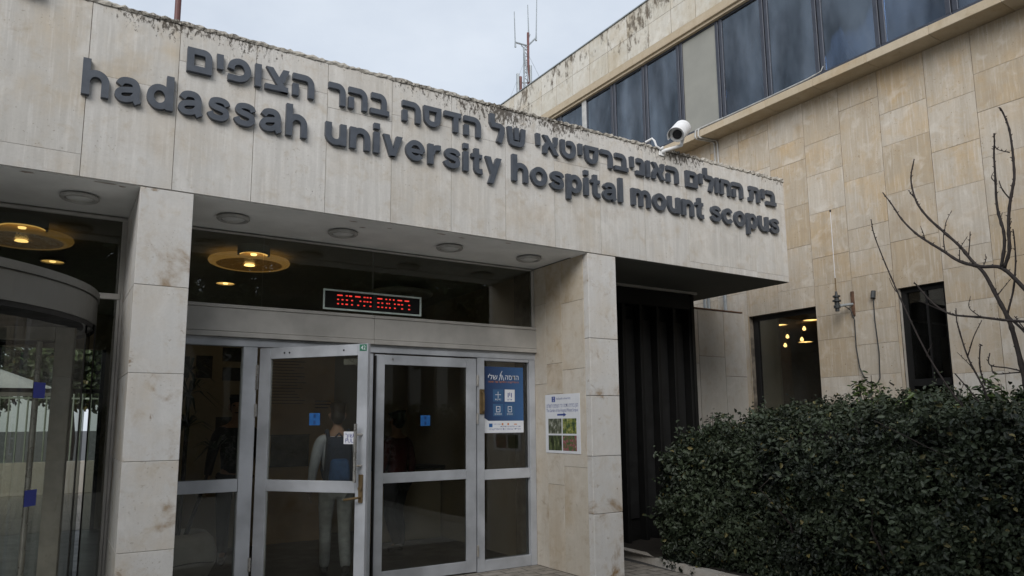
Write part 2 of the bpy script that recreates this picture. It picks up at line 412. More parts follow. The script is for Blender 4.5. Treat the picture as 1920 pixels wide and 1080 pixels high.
# ------------------------------------------------------------------ entrance building
eb = thing('entrance_building', (2.0, 6.9, Z0), 'low limestone entrance block with a deep lettered fascia over the doors', 'building')
XJ = [-3.275, -2.607, -1.939, -1.271, -.603, .065, .728, 1.366, 2.03, 2.69, 3.358, 4.022, 4.68, 5.345, 6.05, 6.80, 7.413, 8.094, 8.78]
HJ = {4: [3.76], 5: [4.45], 6: [4.735], 7: [4.75], 8: [4.62], 9: [4.70], 10: [4.66], 11: [4.74], 12: [4.6], 13: [4.7], 14: [4.64], 15: [4.72, 3.66], 16: [4.68, 3.665], 17: [4.72, 3.66]}
tone = {4: (.15, .55, .3), 5: (.2, .75, .1), 6: (.62, .3, .5)}
b = MB(); rects = []; cols = []
for i in range(len(XJ)-1):
    hs = [3.58] + sorted(HJ.get(i, [4.7])) + [5.07]
    for k in range(len(hs)-1):
        rects.append((XJ[i], XJ[i+1], hs[k], hs[k+1]))
        if i == 5: cols.append((.75, .25, .3) if k == 0 else (.25, .95, .15))
        elif i == 4: cols.append((.5, .3, .2) if k == 0 else (.15, .8, .6))
        else: cols.append((random.uniform(.35, .95), random.uniform(0, .45), random.random()))
slabs(b, rects, lambda u, v, d: (u, YF+d, v), cols=cols, gap=.0042, gv=.0018)
# right end of the fascia
slabs(b, [(YF+.002, 7.1, 3.58, 5.07), (7.1, 7.8, 3.58, 5.07), (7.8, 8.62, 3.58, 5.07)], lambda u, v, d: (8.78-d, u, v))
build('fascia', b, [Mt['fascia']], eb)
b = MB(); b.box(-6, 8.774, YF+.006, 6.75, 3.585, 5.06); b.box(8.5, 8.774, 6.75, 8.6, 3.585, 5.06)
build('fascia_backing', b, Mt['grout'], eb)
# rough mortar coping with an uneven outline
b = MB(); n = 420; x0, x1 = -4.0, 8.785
prof = [(-.006, -.012), (-.014, .006), (-.004, .024), (.05, .034), (.17, .04), (.29, .03), (.31, -.01)]
for i in range(n+1):
    x = x0+(x1-x0)*i/n; amp = 1+1.2*max(0, (x-4)/5)
    for (dy, dz) in prof:
        b.v.append((x, YF+dy+random.uniform(-.006, .006)*amp, 5.07+dz+random.uniform(-.008, .012)*amp*(1 if dz > 0 else .4)))
m = len(prof)
for i in range(n):
    for k in range(m-1): b.face((i*m+k, (i+1)*m+k, (i+1)*m+k+1, i*m+k+1))
b.face([n*m+k for k in range(m)]); build('coping', b, Mt['coping'], eb)
# soffit slab, with a thin drip line and peeled patches
b = MB(); b.box(-6, 5.14, 6.755, YD+.02, 3.586, 4.6); b.box(-6, 5.14, YF+.02, 6.755, 3.572, 3.5845)
build('soffit', b, Mt['soffit'], eb)
b = MB()
for (x, y, rx, ry) in ((-.28, 6.52, .06, .022), (.25, 6.5, .09, .018), (.37, 6.53, .03, .02), (2.35, 6.56, .05, .018), (2.75, 6.62, .03, .012), (3.3, 6.55, .06, .014), (3.55, 6.58, .04, .014), (4.1, 6.53, .05, .012), (2.5, 6.72, .04, .016), (.62, 6.51, .05, .012)):
    k = 14; o = len(b.v)
    for j in range(k):
        q = 2*math.pi*j/k; rr = random.uniform(.55, 1.15); b.v.append((x+rx*rr*math.cos(q), y+ry*rr*math.sin(q), 3.5695))
    b.face([o+j for j in range(k)]); build('peeled_patch', b, Mt['peel'], eb, recalc=False); b = MB()

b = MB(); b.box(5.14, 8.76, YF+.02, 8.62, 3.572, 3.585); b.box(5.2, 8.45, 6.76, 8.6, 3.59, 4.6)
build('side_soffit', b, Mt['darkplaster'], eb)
b = MB(); b.box(5.56, 8.2, 7.66, 7.70, 3.535, 3.57); build('soffit_trim', b, Mt['alu_warm'], eb)
b = MB(); b.box(-6, 8.5, 6.76, 14.6, 4.605, 4.7); build('roof', b, Mt['ledge'], eb)
# front column
def block_stack(x0, x1, y0, y1, zs, name, mat, sides):
    b = MB()
    for k in range(len(zs)-1):
        c = (random.uniform(.3, .9), random.uniform(.1, .5), random.random())
        b2 = .003; g = .0015; za, zb = zs[k]+g, zs[k+1]-g
        b.bbox(x0, x1, y0+random.uniform(0, .0015), y1, za, zb, b2, 0, c)
    b.box(x0+.012, x1-.012, y0+.012, y1-.012, zs[0], zs[-1], 1)
    return build(name, b, [mat, Mt['grout']], eb)
block_stack(.497, .903, YF+.004, 7.54, [Z0, .66, 1.35, 2.045, 2.76, 3.574], 'column', Mt['column'], 0)
# right pier: front blocks and a slab-faced return
b = MB()
zs = [Z0, .62, 1.25, 1.925, 2.58, 3.574]
for k in range(5):
    b.bbox(5.137, 5.555, YF+.003, YF+.10, zs[k]+.0025, zs[k+1]-.0025, .004, 2, (random.uniform(.3, .95), random.uniform(.05, .4), random.random()))
slabs(b, [(YF+.10, 6.985, 3.045, 3.574), (YF+.10, 6.985, 2.245, 3.045), (YF+.10, 6.985, 1.12, 2.245), (YF+.10, 6.985, Z0, 1.12),
          (6.985, 7.31, 2.337, 3.574), (6.985, 7.31, 1.97, 2.337), (6.985, 7.31, .9, 1.97), (6.985, 7.31, Z0, .9),
          (7.31, 7.64, 3.10, 3.574), (7.31, 7.64, 2.1, 3.10), (7.31, 7.64, Z0, 2.1)], lambda u, v, d: (5.133+d, u, v), gap=.004,
      cols=[(.3, .9, .2), (.5, .5, .3), (.8, .25, .2), (.35, .6, .6), (.3, .8, .5), (.4, .45, .2), (.7, .25, .7), (.45, .4, .1), (.3, .7, .1), (.7, .2, .4), (.6, .2, .4)])
b.box(5.139, 5.553, YF+.103, 8.05, Z0, 3.572, 1)
b.box(5.5535, 5.556, YF+.101, 8.05, Z0, 3.572, 0, (.3, .3, .3))
build('pier', b, [Mt['pier'], Mt['grout'], Mt['column']], eb)
bpy.data.objects['pier']['label'] = 'stained buff stone pier right of the doors'
# lobby walls
b = MB(); b.box(-6, -2.3, 14.4, 14.5, Z0, 4.6); b.box(.75, 9.0, 14.4, 14.5, Z0, 4.6); b.box(-2.3, .75, 14.4, 14.5, 2.95, 4.6); b.box(-6.1, -6, 6.5, 14.5, Z0, 4.6); b.box(5.2, 5.3, 8.05, 14.4, Z0, 4.6)
build('lobby_wall', b, Mt['wall_in'], eb)
b = MB(); b.box(-6, 5.2, YD+.06, 14.4, 3.57, 3.6); build('lobby_ceiling', b, Mt['ceil_in'], eb)
b = MB(); b.box(.95, 2.66, 11.1, 11.2, Z0, 3.2); b.box(3.72, 5.2, 11.6, 11.7, Z0, 3.57); build('partition', b, Mt['wall_in'], eb)
b = MB(); b.box(2.66, 3.72, 11.06, 11.2, Z0, 3.2); build('wood_panel', b, Mt['wood'], eb)

# ------------------------------------------------------------------ glazed entrance screen
ge = thing('glazed_entrance', (3.0, YD, Z0), 'grey aluminium entrance screen with glass doors, one leaf standing open', 'entrance')
A, AL, AW = Mt['alu'], Mt['alu_lit'], Mt['alu_warm']
fy0, fy1 = YD, YD+.11
b = MB()
b.bbox(.90, 5.135, fy0, fy1, 2.412, 2.496, .003)                       # head
b.bbox(1.60, 1.735, fy0-.004, fy1, Z0, 2.408, .003)                     # hinge mullion
b.bbox(4.297, 4.392, fy0-.002, fy1, Z0, 2.408, .003)                    # right mullion
b.bbox(5.045, 5.13, fy0-.002, fy1, Z0, 2.408, .003)                     # right jamb
b.bbox(2.935, 2.985, fy0+.02, fy1, Z0, 2.408, .003)                     # meeting post
b.bbox(.91, 1.597, fy0+.004, fy1, .985, 1.105, .003)                    # left rail
b.bbox(.91, 1.597, fy0+.004, fy1, Z0, .05, .003)
b.bbox(4.395, 5.042, fy0+.004, fy1, .962, 1.08, .003)                   # right rail
b.bbox(4.395, 5.042, fy0+.004, fy1, Z0, .045, .003)
b.bbox(4.395, 5.042, fy0+.006, fy1, 2.378, 2.409, .003)
build('door_frame', b, A, ge)
for (x0, x1, z0, z1) in ((.90, 1.6, 1.105, 2.412), (.90, 1.6, .05, .985), (4.392, 5.045, 1.08, 2.40), (4.392, 5.045, .045, .962)):
    b = MB(); b.box(x0, x1, YD+.055, YD+.063, z0, z1); build('pane', b, Mt['glass'], ge)
b = MB()
for (x0, x1) in ((.905, 2.966), (2.97, 5.137)):
    b.bbox(x0, x1, YD-.035, YD+.05, 2.552, 2.785, .003)
    b.bbox(x0, x1, YD-.045, YD+.05, 2.788, 2.822, .004)
    b.bbox(x0, x1, YD-.045, YD+.05, 2.499, 2.549, .004)
build('transom_band', b, AW, ge)
for (x0, x1) in ((.905, 1.755), (1.76, 2.958), (2.966, 5.09)):
    b = MB(); b.box(x0, x1, YD+.012, YD+.022, 2.822, 3.565); build('transom_pane', b, Mt['glass'], ge)
b = MB(); b.bbox(5.092, 5.13, YD-.01, YD+.05, 2.822, 3.565, .003); b.bbox(.905, 5.09, YD-.012, YD+.05, 3.553, 3.571, .002)
b.bbox(2.956, 2.968, YD+.026, YD+.03, 2.822, 3.55, .001)
build('transom_frame', b, AW, ge)
# left bay: glass above the revolving door, side light
b = MB(); b.box(-6, .49, YD+.012, YD+.022, 2.845, 3.545); build('transom_pane', b, Mt['glass_dark'], ge)
b = MB(); b.bbox(-6, .5, YD-.01, YD+.05, 3.54, 3.571, .004); b.bbox(.478, .5, YD-.01, YD+.05, Z0, 3.54, .003)
b.bbox(.25, .476, YD-.01, YD+.05, 2.79, 2.845, .004); b.bbox(.45, .476, YD, YD+.05, Z0, 2.79, .003); b.bbox(.455, .478, YD-.004, YD+.05, 2.845, 3.54, .003)
build('side_frame', b, AW, ge)
b = MB(); b.box(.30, .45, YD+.012, YD+.022, Z0, 2.79); build('side_pane', b, Mt['glass_dark'], ge)

def leaf(name, loc, rz, width, hinge_left, label):
    """door leaf in its own coordinates: u from the hinge, outside face at y = 0 (towards -y)"""
    d = bpy.data.objects.new(name, None); COL.objects.link(d)
    d.parent = ge; d.location = Vector(loc)-ge.location; d.rotation_euler = (0, 0, rz); d['label'] = label
    s = 1 if hinge_left else -1
    W = width
    def B(mb, u0, u1, y0, y1, z0, z1, bb=.003):
        a, c = sorted((s*u0, s*u1)); mb.bbox(a, c, y0, y1, z0-Z0, z1-Z0, bb)
    fr = MB()
    B(fr, .005, .135, 0, .045, Z0+.012, 2.395); B(fr, W-.115, W-.003, 0, .045, Z0+.012, 2.395)
    B(fr, .136, W-.116, .001, .044, 2.285, 2.394); B(fr, .136, W-.116, .001, .044, .985, 1.095); B(fr, .136, W-.116, .001, .044, Z0+.014, .06)
    o = build('leaf_frame', fr, A, d, local=True)
    g = MB(); B(g, .136, W-.116, .019, .025, 1.095, 2.285, .0005); B(g, .136, W-.116, .019, .025, .06, .985, .0005)
    build('pane', g, Mt['glass'], d, local=True)
    return d, B, s
d1, B1, s1 = leaf('door', (1.752, YD-.01, Z0), R(-51.06), 1.25, True, 'glass door leaf standing open')
for z in (2.10, 1.98, 1.71, .22):
    b = MB(); prof = []
    for k in range(4): prof += [(.0105, .033*k), (.0145, .033*k+.001), (.0145, .033*k+.028), (.0105, .033*k+.029)]
    b.lathe([(0, 0)]+prof+[(0, .129)], (-.008, -.014, z-Z0), 12); build('hinge', b, Mt['steel'], d1, local=True)
b = MB(); b.tube([(1.172, -.075, 1.09-Z0), (1.172, -.075, 1.63-Z0)], .017, 12)
for z in (1.53, 1.24): b.tube([(1.172, -.075, z-Z0), (1.20, .0, z-Z0)], .012, 8)
build('pull_handle', b, Mt['steel'], d1, local=True)
b = MB(); b.bbox(1.178, 1.222, -.016, 0, .90-Z0, 1.16-Z0, .003); b.tube([(1.2, -.016, .95-Z0), (1.2, -.065, .95-Z0), (1.06, -.07, .93-Z0)], .011, 8)
b.tube([(1.2, -.02, 1.03-Z0), (1.2, -.03, 1.03-Z0)], .02, 12); build('lock_plate', b, Mt['brass'], d1, local=True)
b = MB(); b.bbox(.95, 1.12, .046, .085, 2.20-Z0, 2.26-Z0, .004); build('door_closer', b, Mt['steel'], d1, local=True)
for u in (.30, .36, .98):
    b = MB(); b.tube([(u, -.004, 2.34-Z0), (u, 0, 2.34-Z0)], .009, 10); build('screw', b, Mt['black'], d1, local=True)
b = MB(); b.bbox(1.155, 1.232, -.003, 0, 2.325-Z0, 2.388-Z0, .001); tg = build('number_tag', b, simple('dark_green_tag', (.02, .16, .09), .5), d1, local=True)
b = text_mesh('42', .055, lambda u, v, d: (1.168+u, -.0036, 2.338-Z0+v)); build('lettering', b, Mt['paper'], tg, local=True, recalc=False)
d2, B2, s2 = leaf('door', (4.287, YD+.004, Z0), 0, 1.287, False, 'closed glass door leaf')
for z in (2.07, 1.62, .10):
    b = MB(); prof = []
    for k in range(4): prof += [(.0105, .033*k), (.0145, .033*k+.001), (.0145, .033*k+.028), (.0105, .033*k+.029)]
    b.lathe([(0, 0)]+prof+[(0, .129)], (.006, -.012, z-Z0), 12); build('hinge', b, Mt['steel'], d2, local=True)
b = MB(); b.tube([(-1.08, -.004, 2.345-Z0), (-1.08, 0, 2.345-Z0)], .012, 10); build('screw', b, Mt['steel'], d2, local=True)
b = MB(); b.bbox(-1.287, -1.278, -.02, .04, Z0-Z0+.02, 2.38-Z0, .002); build('weather_strip', b, Mt['black'], d2, local=True)
# old handle on the right mullion
b = MB(); b.bbox(4.318, 4.385, YD-.02, YD-.004, 1.735, 2.03, .006); b.tube([(4.35, YD-.02, 2.0), (4.35, YD-.055, 1.98), (4.35, YD-.06, 1.88), (4.35, YD-.055, 1.78), (4.35, YD-.02, 1.76)], .013, 8)
build('door_handle', b, Mt['brass'], ge)

# ------------------------------------------------------------------ revolving door
RC, RR = (-1.7, 7.56), 2.0
rd = thing('revolving_door', (RC[0], RC[1], Z0), 'curved grey drum of a revolving door left of the stone column', 'door')
b = MB(); cc = (RC[0], RC[1], 0)
b.lathe([(1.9, 2.51), (2.0, 2.51), (2.0, 2.722), (1.985, 2.724), (1.985, 2.734), (2.01, 2.736), (2.01, 2.80), (1.2, 2.83), (0.0, 2.84)], cc, 96)
b.lathe([(1.9, 2.51), (1.9, 2.62)], cc, 96)
build('drum_header', b, simple('drum_header_grey', (.15, .15, .14), .4, .3, var=.08, scale=3, bs=.02), rd, smooth=False)
b = MB(); b.lathe([(1.985, 2.47), (1.99, 2.509)], cc, 96); b.lathe([(1.9, 2.505), (.0, 2.505)], cc, 96); build('header_seal', b, Mt['black'], rd)
b = MB(); b.lathe([(1.97, 0.), (1.97, 2.47)], (RC[0], RC[1], Z0+.02), 40, 0, R(-62), R(-9)); build('curved_pane', b, Mt['glass_dark'], rd, smooth=True)
b = MB(); b.lathe([(1.93, 0.), (2.0, 0.), (2.0, 2.51-Z0), (1.93, 2.51-Z0), (1.93, 0.)], (RC[0], RC[1], Z0), 6, 0, R(-9), R(-3)); build('drum_post', b, Mt['black'], rd)
b = MB(); b.lathe([(1.95, 0.), (1.99, 0.), (1.99, 2.51-Z0), (1.95, 2.51-Z0), (1.95, 0.)], (RC[0], RC[1], Z0), 3, 0, R(-2.9), R(0)); build('drum_trim', b, Mt['alu_warm'], rd)
def rleaf(ang):
    d = bpy.data.objects.new('leaf', None); COL.objects.link(d); d.parent = rd; d.rotation_euler = (0, 0, ang)
    f = MB(); f.bbox(1.76, 1.90, -.03, .03, .02, 2.53, .004); f.bbox(.05, 1.757, -.03, .03, 2.42, 2.53, .004); f.bbox(.05, 1.757, -.03, .03, .02, .16, .004); f.bbox(.0, .06, -.04, .04, .02, 2.53, .004)
    build('leaf_frame', f, simple('beige_leaf_frame', (.34, .32, .28), .4, .3), d, local=True)
    g = MB(); g.box(.06, 1.76, -.004, .004, .16, 2.42); build('pane', g, Mt['glass'], d, local=True)
    h = MB(); h.tube([(1.66, -.06, .2), (1.66, -.06, 2.4)], .022, 12); build('push_bar', h, Mt['steel'], d, local=True)
for a_ in (-15, 75, 165, 255): rleaf(R(a_))

# ------------------------------------------------------------------ wing building
wb = thing('wing_building', (XW, 8, Z0), 'taller wing clad in beige limestone slabs with a band of upper windows', 'building')
YJ = [-1.6, -.93, -.26, .41, 1.08, 1.75, 2.42, 3.09, 3.80, 4.50, 5.145, 5.85, 6.51, 7.165, 7.87, 8.53, 9.2, 9.87, 10.54, 11.2, 11.9, 12.6, 13.3]
JZ = {8: [6.3, 5.75, 5.1, 4.3, 3.7, 2.9, 2.2], 9: [6.072, 5.39, 4.808, 3.95, 3.69, 3.21, 2.24], 10: [6.225, 5.716, 4.96, 4.23],
      11: [6.535, 5.35, 4.57, 4.21, 3.81, 3.275, 2.76, 2.30], 12: [6.174, 5.63, 4.98, 4.24, 3.78, 3.28, 2.9, 2.3],
      13: [6.346, 5.967, 5.2, 4.5, 3.80], 14: [6.72, 6.053, 5.3, 4.6, 3.95], 15: [6.709, 6.0, 5.2, 4.4, 3.9]}
W1 = (7.165, 8.50, 3.46); W2 = (5.145, 5.80, 3.53)
b = MB(); rects = []; cols = []
for i in range(len(YJ)-1):
    y0, y1 = YJ[i], YJ[i+1]
    zs = JZ.get(i)
    if zs is None:
        zs = []; z = 6.93
        while z > .9: z -= random.uniform(.45, .85); zs.append(z)
    lo = Z0
    if i in (13, 14): lo = W1[2]
    if i == 10: lo = W2[2]
    zz = [6.94]+[z for z in sorted(zs, reverse=True) if z > lo+.08]+[lo]
    for k in range(len(zz)-1):
        rects.append((y0, y1 if i != 14 else y1, zz[k+1], zz[k]))
        hi = zz[k] > 5.2
        wm = min(1, max(0, (zz[k]-3.2)/3.2)); cols.append((random.random()*(1-.45*wm), min(1, random.random()*(.45+.55*wm)+.28*wm), random.random()))
# slim slab left of the window recess
slabs(b, rects, lambda u, v, d: (XW+d, u, v), cols=cols, gap=.007, jit=.004, gv=.0035)
slabs(b, [(8.50, 8.53, Z0, W1[2]), (5.80, 5.85, Z0, W2[2])], lambda u, v, d: (XW+d, u, v))
b.box(XW+.008, XW+.25, -1.6, 5.14, Z0, 6.94, 1); b.box(XW+.008, XW+.25, 5.14, 5.80, W2[2], 6.94, 1); b.box(XW+.008, XW+.25, 5.80, 7.16, Z0, 6.94, 1)
b.box(XW+.008, XW+.25, 7.16, 8.50, W1[2], 6.94, 1); b.box(XW+.008, XW+.25, 8.50, 26, Z0, 6.94, 1)
build('wall', b, [Mt['wing'], Mt['grout']], wb)
b = MB(); b.box(XW+.03, XW+.2, 5.798, 5.803, Z0, W2[2], 0); build('window_reveal', b, Mt['return'], wb)
# ledge
b = MB(); n = 30; ys = [-1.6+27.6*i/n for i in range(n+1)]
for i in range(n): b.bbox(9.985+random.uniform(0, .003), XW+.2, ys[i]+.0015, ys[i+1]-.0015, 6.94, 7.075+random.uniform(-.002, .002), .006, 0, (random.random(), random.random(), random.random()))
build('ledge', b, Mt['ledge'], wb)
# parapet
b = MB(); rects = []; y = -1.4
while y < 24:
    rects += [(y, y+.653, 9.335, 9.84), (y, y+.653, 9.84, 10.37)]; y += .653
slabs(b, rects, lambda u, v, d: (9.99+d, u, v), gap=.016, th=.05, gv=.006)
b.box(10.0, 10.4, -1.6, 25, 9.34, 10.36, 1)
build('parapet', b, [Mt['parapet'], Mt['grout']], wb)
b = MB(); b.bbox(9.975, 10.5, -1.6, 25, 9.155, 9.33, .008); b.box(10.02, 10.5, -1.6, 25, 9.10, 9.154); build('lintel', b, Mt['ledge'], wb)
b = MB(); b.bbox(9.965, 10.42, -1.6, 25, 10.372, 10.40, .004); build('roof_flashing', b, Mt['galv'], wb)
# upper windows: a frame and a pane for each bay
XG = 10.10
dark_panel = simple('grey_window_panel', (.25, .25, .225), .6, var=.06, scale=3)
for k in range(-4, 12):
    y0 = 5.57+1.012*k; y1 = y0+1.012
    f = MB()
    for yy in (y0+.012, y1-.082):
        f.bbox(XG-.012, XG+.05, yy, yy+.07, 7.165, 9.10, .004)
    f.bbox(XG-.015, XG+.05, y0+.004, y1-.004, 7.078, 7.163, .004)
    f.bbox(XG-.012, XG+.05, y0+.083, y1-.083, 9.06, 9.10, .004)
    f.box(XG+.02, XG+.045, y0-.012, y0+.012, 7.165, 9.10)
    light = (k == 7)
    wo = build('window', f, [Mt['alu_dark']], wb)
    if light:
        f = MB(); f.bbox(XG-.03, XG-.013, y0-.07, y0+.08, 7.17, 9.10, .003); build('mullion_cover', f, Mt['pipe'], wo)
    p = MB(); p.box(XG+.012, XG+.020, y0+.083, y1-.083, 7.163, 9.06)
    build('pane', p, dark_panel if k == 3 else Mt['glass_up'], wo)
    if k == 3: wo['label'] = 'upper window filled with an opaque grey panel'
    if k in (0, 4, 5, 6):
        c = MB(); nn = 40; full = {0: .57, 4: .16, 5: .45, 6: .3}[k]
        for j in range(nn+1):
            t_ = j/nn
            for q in range(9):
                s_ = q/8; pinch = 1-.75*math.exp(-((s_-.28)/.25)**2) if k == 0 else 1
                yy = (y1-.1) - (.12 + (full-.12)*pinch)*t_
                c.v.append((XG+.16+.025*math.sin(t_*44)+.01*math.sin(t_*17), yy, 7.2+1.85*s_))
        for j in range(nn):
            for q in range(8): c.face((j*9+q, (j+1)*9+q, (j+1)*9+q+1, j*9+q+1))
        build('curtain', c, Mt['net'], wo, smooth=True)
    if k == 1:
        c = MB(); c.add([(XG+.3, y1-.1, 7.62), (XG+.3, y0+.16, 7.34), (XG+.3, y0+.16, 7.44), (XG+.3, y1-.1, 7.76), (XG+.33, y1-.1, 7.62), (XG+.33, y0+.16, 7.34), (XG+.33, y0+.16, 7.44), (XG+.33, y1-.1, 7.76)],
                        [(0, 1, 2, 3), (4, 7, 6, 5), (0, 4, 5, 1), (3, 2, 6, 7), (0, 3, 7, 4), (1, 5, 6, 2)])
        build('lit_beam_board', c, Mt['cream'], wo)  # pale board added as stand-in for a lit yellow beam indoors
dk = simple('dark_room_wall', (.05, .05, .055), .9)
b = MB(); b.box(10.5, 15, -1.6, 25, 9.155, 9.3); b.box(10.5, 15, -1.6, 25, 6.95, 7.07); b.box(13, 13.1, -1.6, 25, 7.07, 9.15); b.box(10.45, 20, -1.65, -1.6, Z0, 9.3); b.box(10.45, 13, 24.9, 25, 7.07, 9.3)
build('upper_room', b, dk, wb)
b = MB(); b.box(10.4, 16, -1.6, 25, 9.9, 10.2); build('roof', b, Mt['ledge'], wb)
# ground-floor windows and the rooms behind them
b = MB(); b.box(XW+.10, XW+.16, 8.40, 8.50, Z0, W1[2]); b.box(XW+.10, XW+.16, 7.165, 8.399, 3.38, W1[2]); b.box(XW+.10, XW+.16, 7.165, 7.20, Z0, 3.379)
wo = build('window', b, Mt['black'], wb); b = MB(); b.box(XW+.12, XW+.128, 7.2, 8.4, Z0, 3.38); build('pane', b, Mt['glass'], wo)
b = MB(); b.box(XW+.08, XW+.14, 5.145, 5.20, Z0, W2[2]); b.box(XW+.08, XW+.14, 5.72, 5.798, Z0, W2[2]); b.box(XW+.08, XW+.14, 5.201, 5.719, 3.46, W2[2]); b.box(XW+.07, XW+.14, 5.201, 5.719, 2.10, 2.20); b.box(XW+.08, XW+.13, 5.44, 5.455, 2.2, 3.46)
wo = build('window', b, Mt['blackmetal'], wb); b = MB(); b.box(XW+.115, XW+.123, 5.2, 5.72, Z0, 3.46); build('pane', b, Mt['glass_dark'], wo)
b = MB(); b.box(10.63, 17, 6.4, 6.45, Z0, 3.6); b.box(10.63, 17, 13, 13.1, Z0, 3.6); b.box(17, 17.1, 6.45, 13, Z0, 3.6); b.box(10.63, 17, 6.45, 13, 3.45, 3.6); b.box(10.63, 17, 6.45, 13, Z0, 0)
b.box(12.6, 12.7, 9.4, 13, Z0, 3.45)
build('side_room', b, simple('brown_room_wall', (.20, .14, .075), .8), wb)
b = MB(); b.box(10.55, 10.6, 8.05, 8.55, Z0, 3.44); build('blind', b, Mt['board'], wb)
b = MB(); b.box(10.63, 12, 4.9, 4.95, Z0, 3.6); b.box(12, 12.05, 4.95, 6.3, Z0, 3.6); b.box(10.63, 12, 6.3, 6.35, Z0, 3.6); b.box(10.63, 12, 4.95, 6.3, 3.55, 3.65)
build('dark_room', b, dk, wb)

# ------------------------------------------------------------------ garden wall, louvred gate, kerb
gw = MB()
slabs(gw, [(8.1, 8.95, Z0, 3.53), (8.95, 9.205, 2.6, 3.53), (8.95, 9.205, Z0, 2.6), (9.205, 9.835, 2.727, 3.53), (9.835, XW+.03, 2.4, 3.53), (9.205, 9.835, 1.5, 2.727), (9.205, 9.835, Z0, 1.5), (9.835, XW+.03, 1.2, 2.4), (9.835, XW+.03, Z0, 1.2)],
      lambda u, v, d: (u, 8.611+d, v), gap=.008)
gw.box(8.11, XW+.02, 8.62, 8.8, Z0, 3.525, 1); gw.bbox(8.1, XW-.04, 8.60, 8.82, 3.532, 3.556, .004, 2)
tag(build('garden_wall', gw, [Mt['return'], Mt['grout'], Mt['rust']], org=(9.3, 8.7, Z0)), 'pale stone-slab wall closing the corner beside the side-wing window', 'wall')
lg = thing('louvre_gate', (6.9, 7.78, Z0), 'tall black slatted metal gate under the canopy, right of the pier', 'gate')
b = MB(); b.box(5.56, 8.16, 7.86, 7.9, Z0, 3.56); build('back_sheet', b, Mt['blackmetal'], lg)
for k in range(8):
    x = 5.75+.33*k
    b = MB(); b.bbox(x, x+.06, 7.72, 7.858, Z0+.02, 3.5, .006); build('slat', b, Mt['blackmetal'], lg)
b = MB()
for k in range(7): b.bbox(5.84+.33*k, 6.05+.33*k, 7.83, 7.858, .3, 3.1, .004)
build('infill_panel', b, simple('dark_grey_metal', (.018, .018, .018), .6, 0, spec=.3), lg)
b = MB(); b.box(8.1, 8.16, 7.7, 8.6, Z0, 3.57); b.bbox(5.56, 8.09, 7.70, 7.858, 3.3, 3.53, .004); build('gate_frame', b, Mt['blackmetal'], lg)
b = MB()
pts = [(6.36, 7.6), (6.33, 7.0), (6.26, 6.45), (6.17, 5.65), (6.13, 4.5), (6.12, 2.0), (6.12, -1.0)]
for i in range(len(pts)-1):
    (xa, ya), (xb, yb) = pts[i], pts[i+1]; m_ = max(1, round((ya-yb)/.9))
    for j in range(m_):
        t0, t1 = j/m_+.004, (j+1)/m_-.004
        p0 = (xa+(xb-xa)*t0, ya+(yb-ya)*t0); p1 = (xa+(xb-xa)*t1, ya+(yb-ya)*t1)
        b.add([(p0[0], p0[1], Z0-.02), (p0[0]+.13, p0[1], Z0-.02), (p1[0]+.13, p1[1], Z0-.02), (p1[0], p1[1], Z0-.02),
               (p0[0]+.008, p0[1], Z0+.085), (p0[0]+.122, p0[1], Z0+.085), (p1[0]+.122, p1[1], Z0+.085), (p1[0]+.008, p1[1], Z0+.085)],
              [(0, 3, 2, 1), (4, 5, 6, 7), (0, 1, 5, 4), (1, 2, 6, 5), (2, 3, 7, 6), (3, 0, 4, 7)], 0, rcol())
tag(build('kerb', b, Mt['return'], org=(6.2, 4, Z0)), kind='structure')

# ------------------------------------------------------------------ lettering on the fascia
def cat_rom(pts, n=7):
    P = [np.array(p, float) for p in pts]; P = [2*P[0]-P[1]]+P+[2*P[-1]-P[-2]]; o = []
    for i in range(1, len(P)-2):
        for k in range(n):
            t = k/n; a, b_, c, d = P[i-1:i+3]
            o.append(tuple(.5*((2*b_)+(-a+c)*t+(2*a-5*b_+4*c-d)*t*t+(-a+3*b_-3*c+d)*t**3)))
    o.append(tuple(P[-2])); return o
def arc(cx, cy, rx, ry, a0, a1, n=18):
    return [(cx+rx*math.cos(R(a0+(a1-a0)*i/n)), cy+ry*math.sin(R(a0+(a1-a0)*i/n))) for i in range(n+1)]
def strip(pts, wv, closed=False):
    """outline halves of a stroke with mitred corners; wv = width"""
    P = [Vector((p[0], p[1])) for p in pts]; n = len(P); L_, R_ = [], []
    for i in range(n):
        if closed: a, c = P[i-1], P[(i+1) % n]
        else: a, c = P[max(0, i-1)], P[min(n-1, i+1)]
        d1 = (P[i]-a); d2 = (c-P[i])
        if d1.length < 1e-7: d1 = d2
        if d2.length < 1e-7: d2 = d1
        d1.normalize(); d2.normalize()
        n1 = Vector((-d1.y, d1.x)); n2 = Vector((-d2.y, d2.x)); mm = (n1+n2)
        mm = mm.normalized() if mm.length > 1e-5 else n1
        k = 1/max(.5, mm.dot(n1)); L_.append(P[i]+mm*wv/2*k); R_.append(P[i]-mm*wv/2*k)
    return L_, R_
V, Hh = .28, .24
ST = lambda x, y0, y1: ('s', [(x, y0), (x, y1)], V)
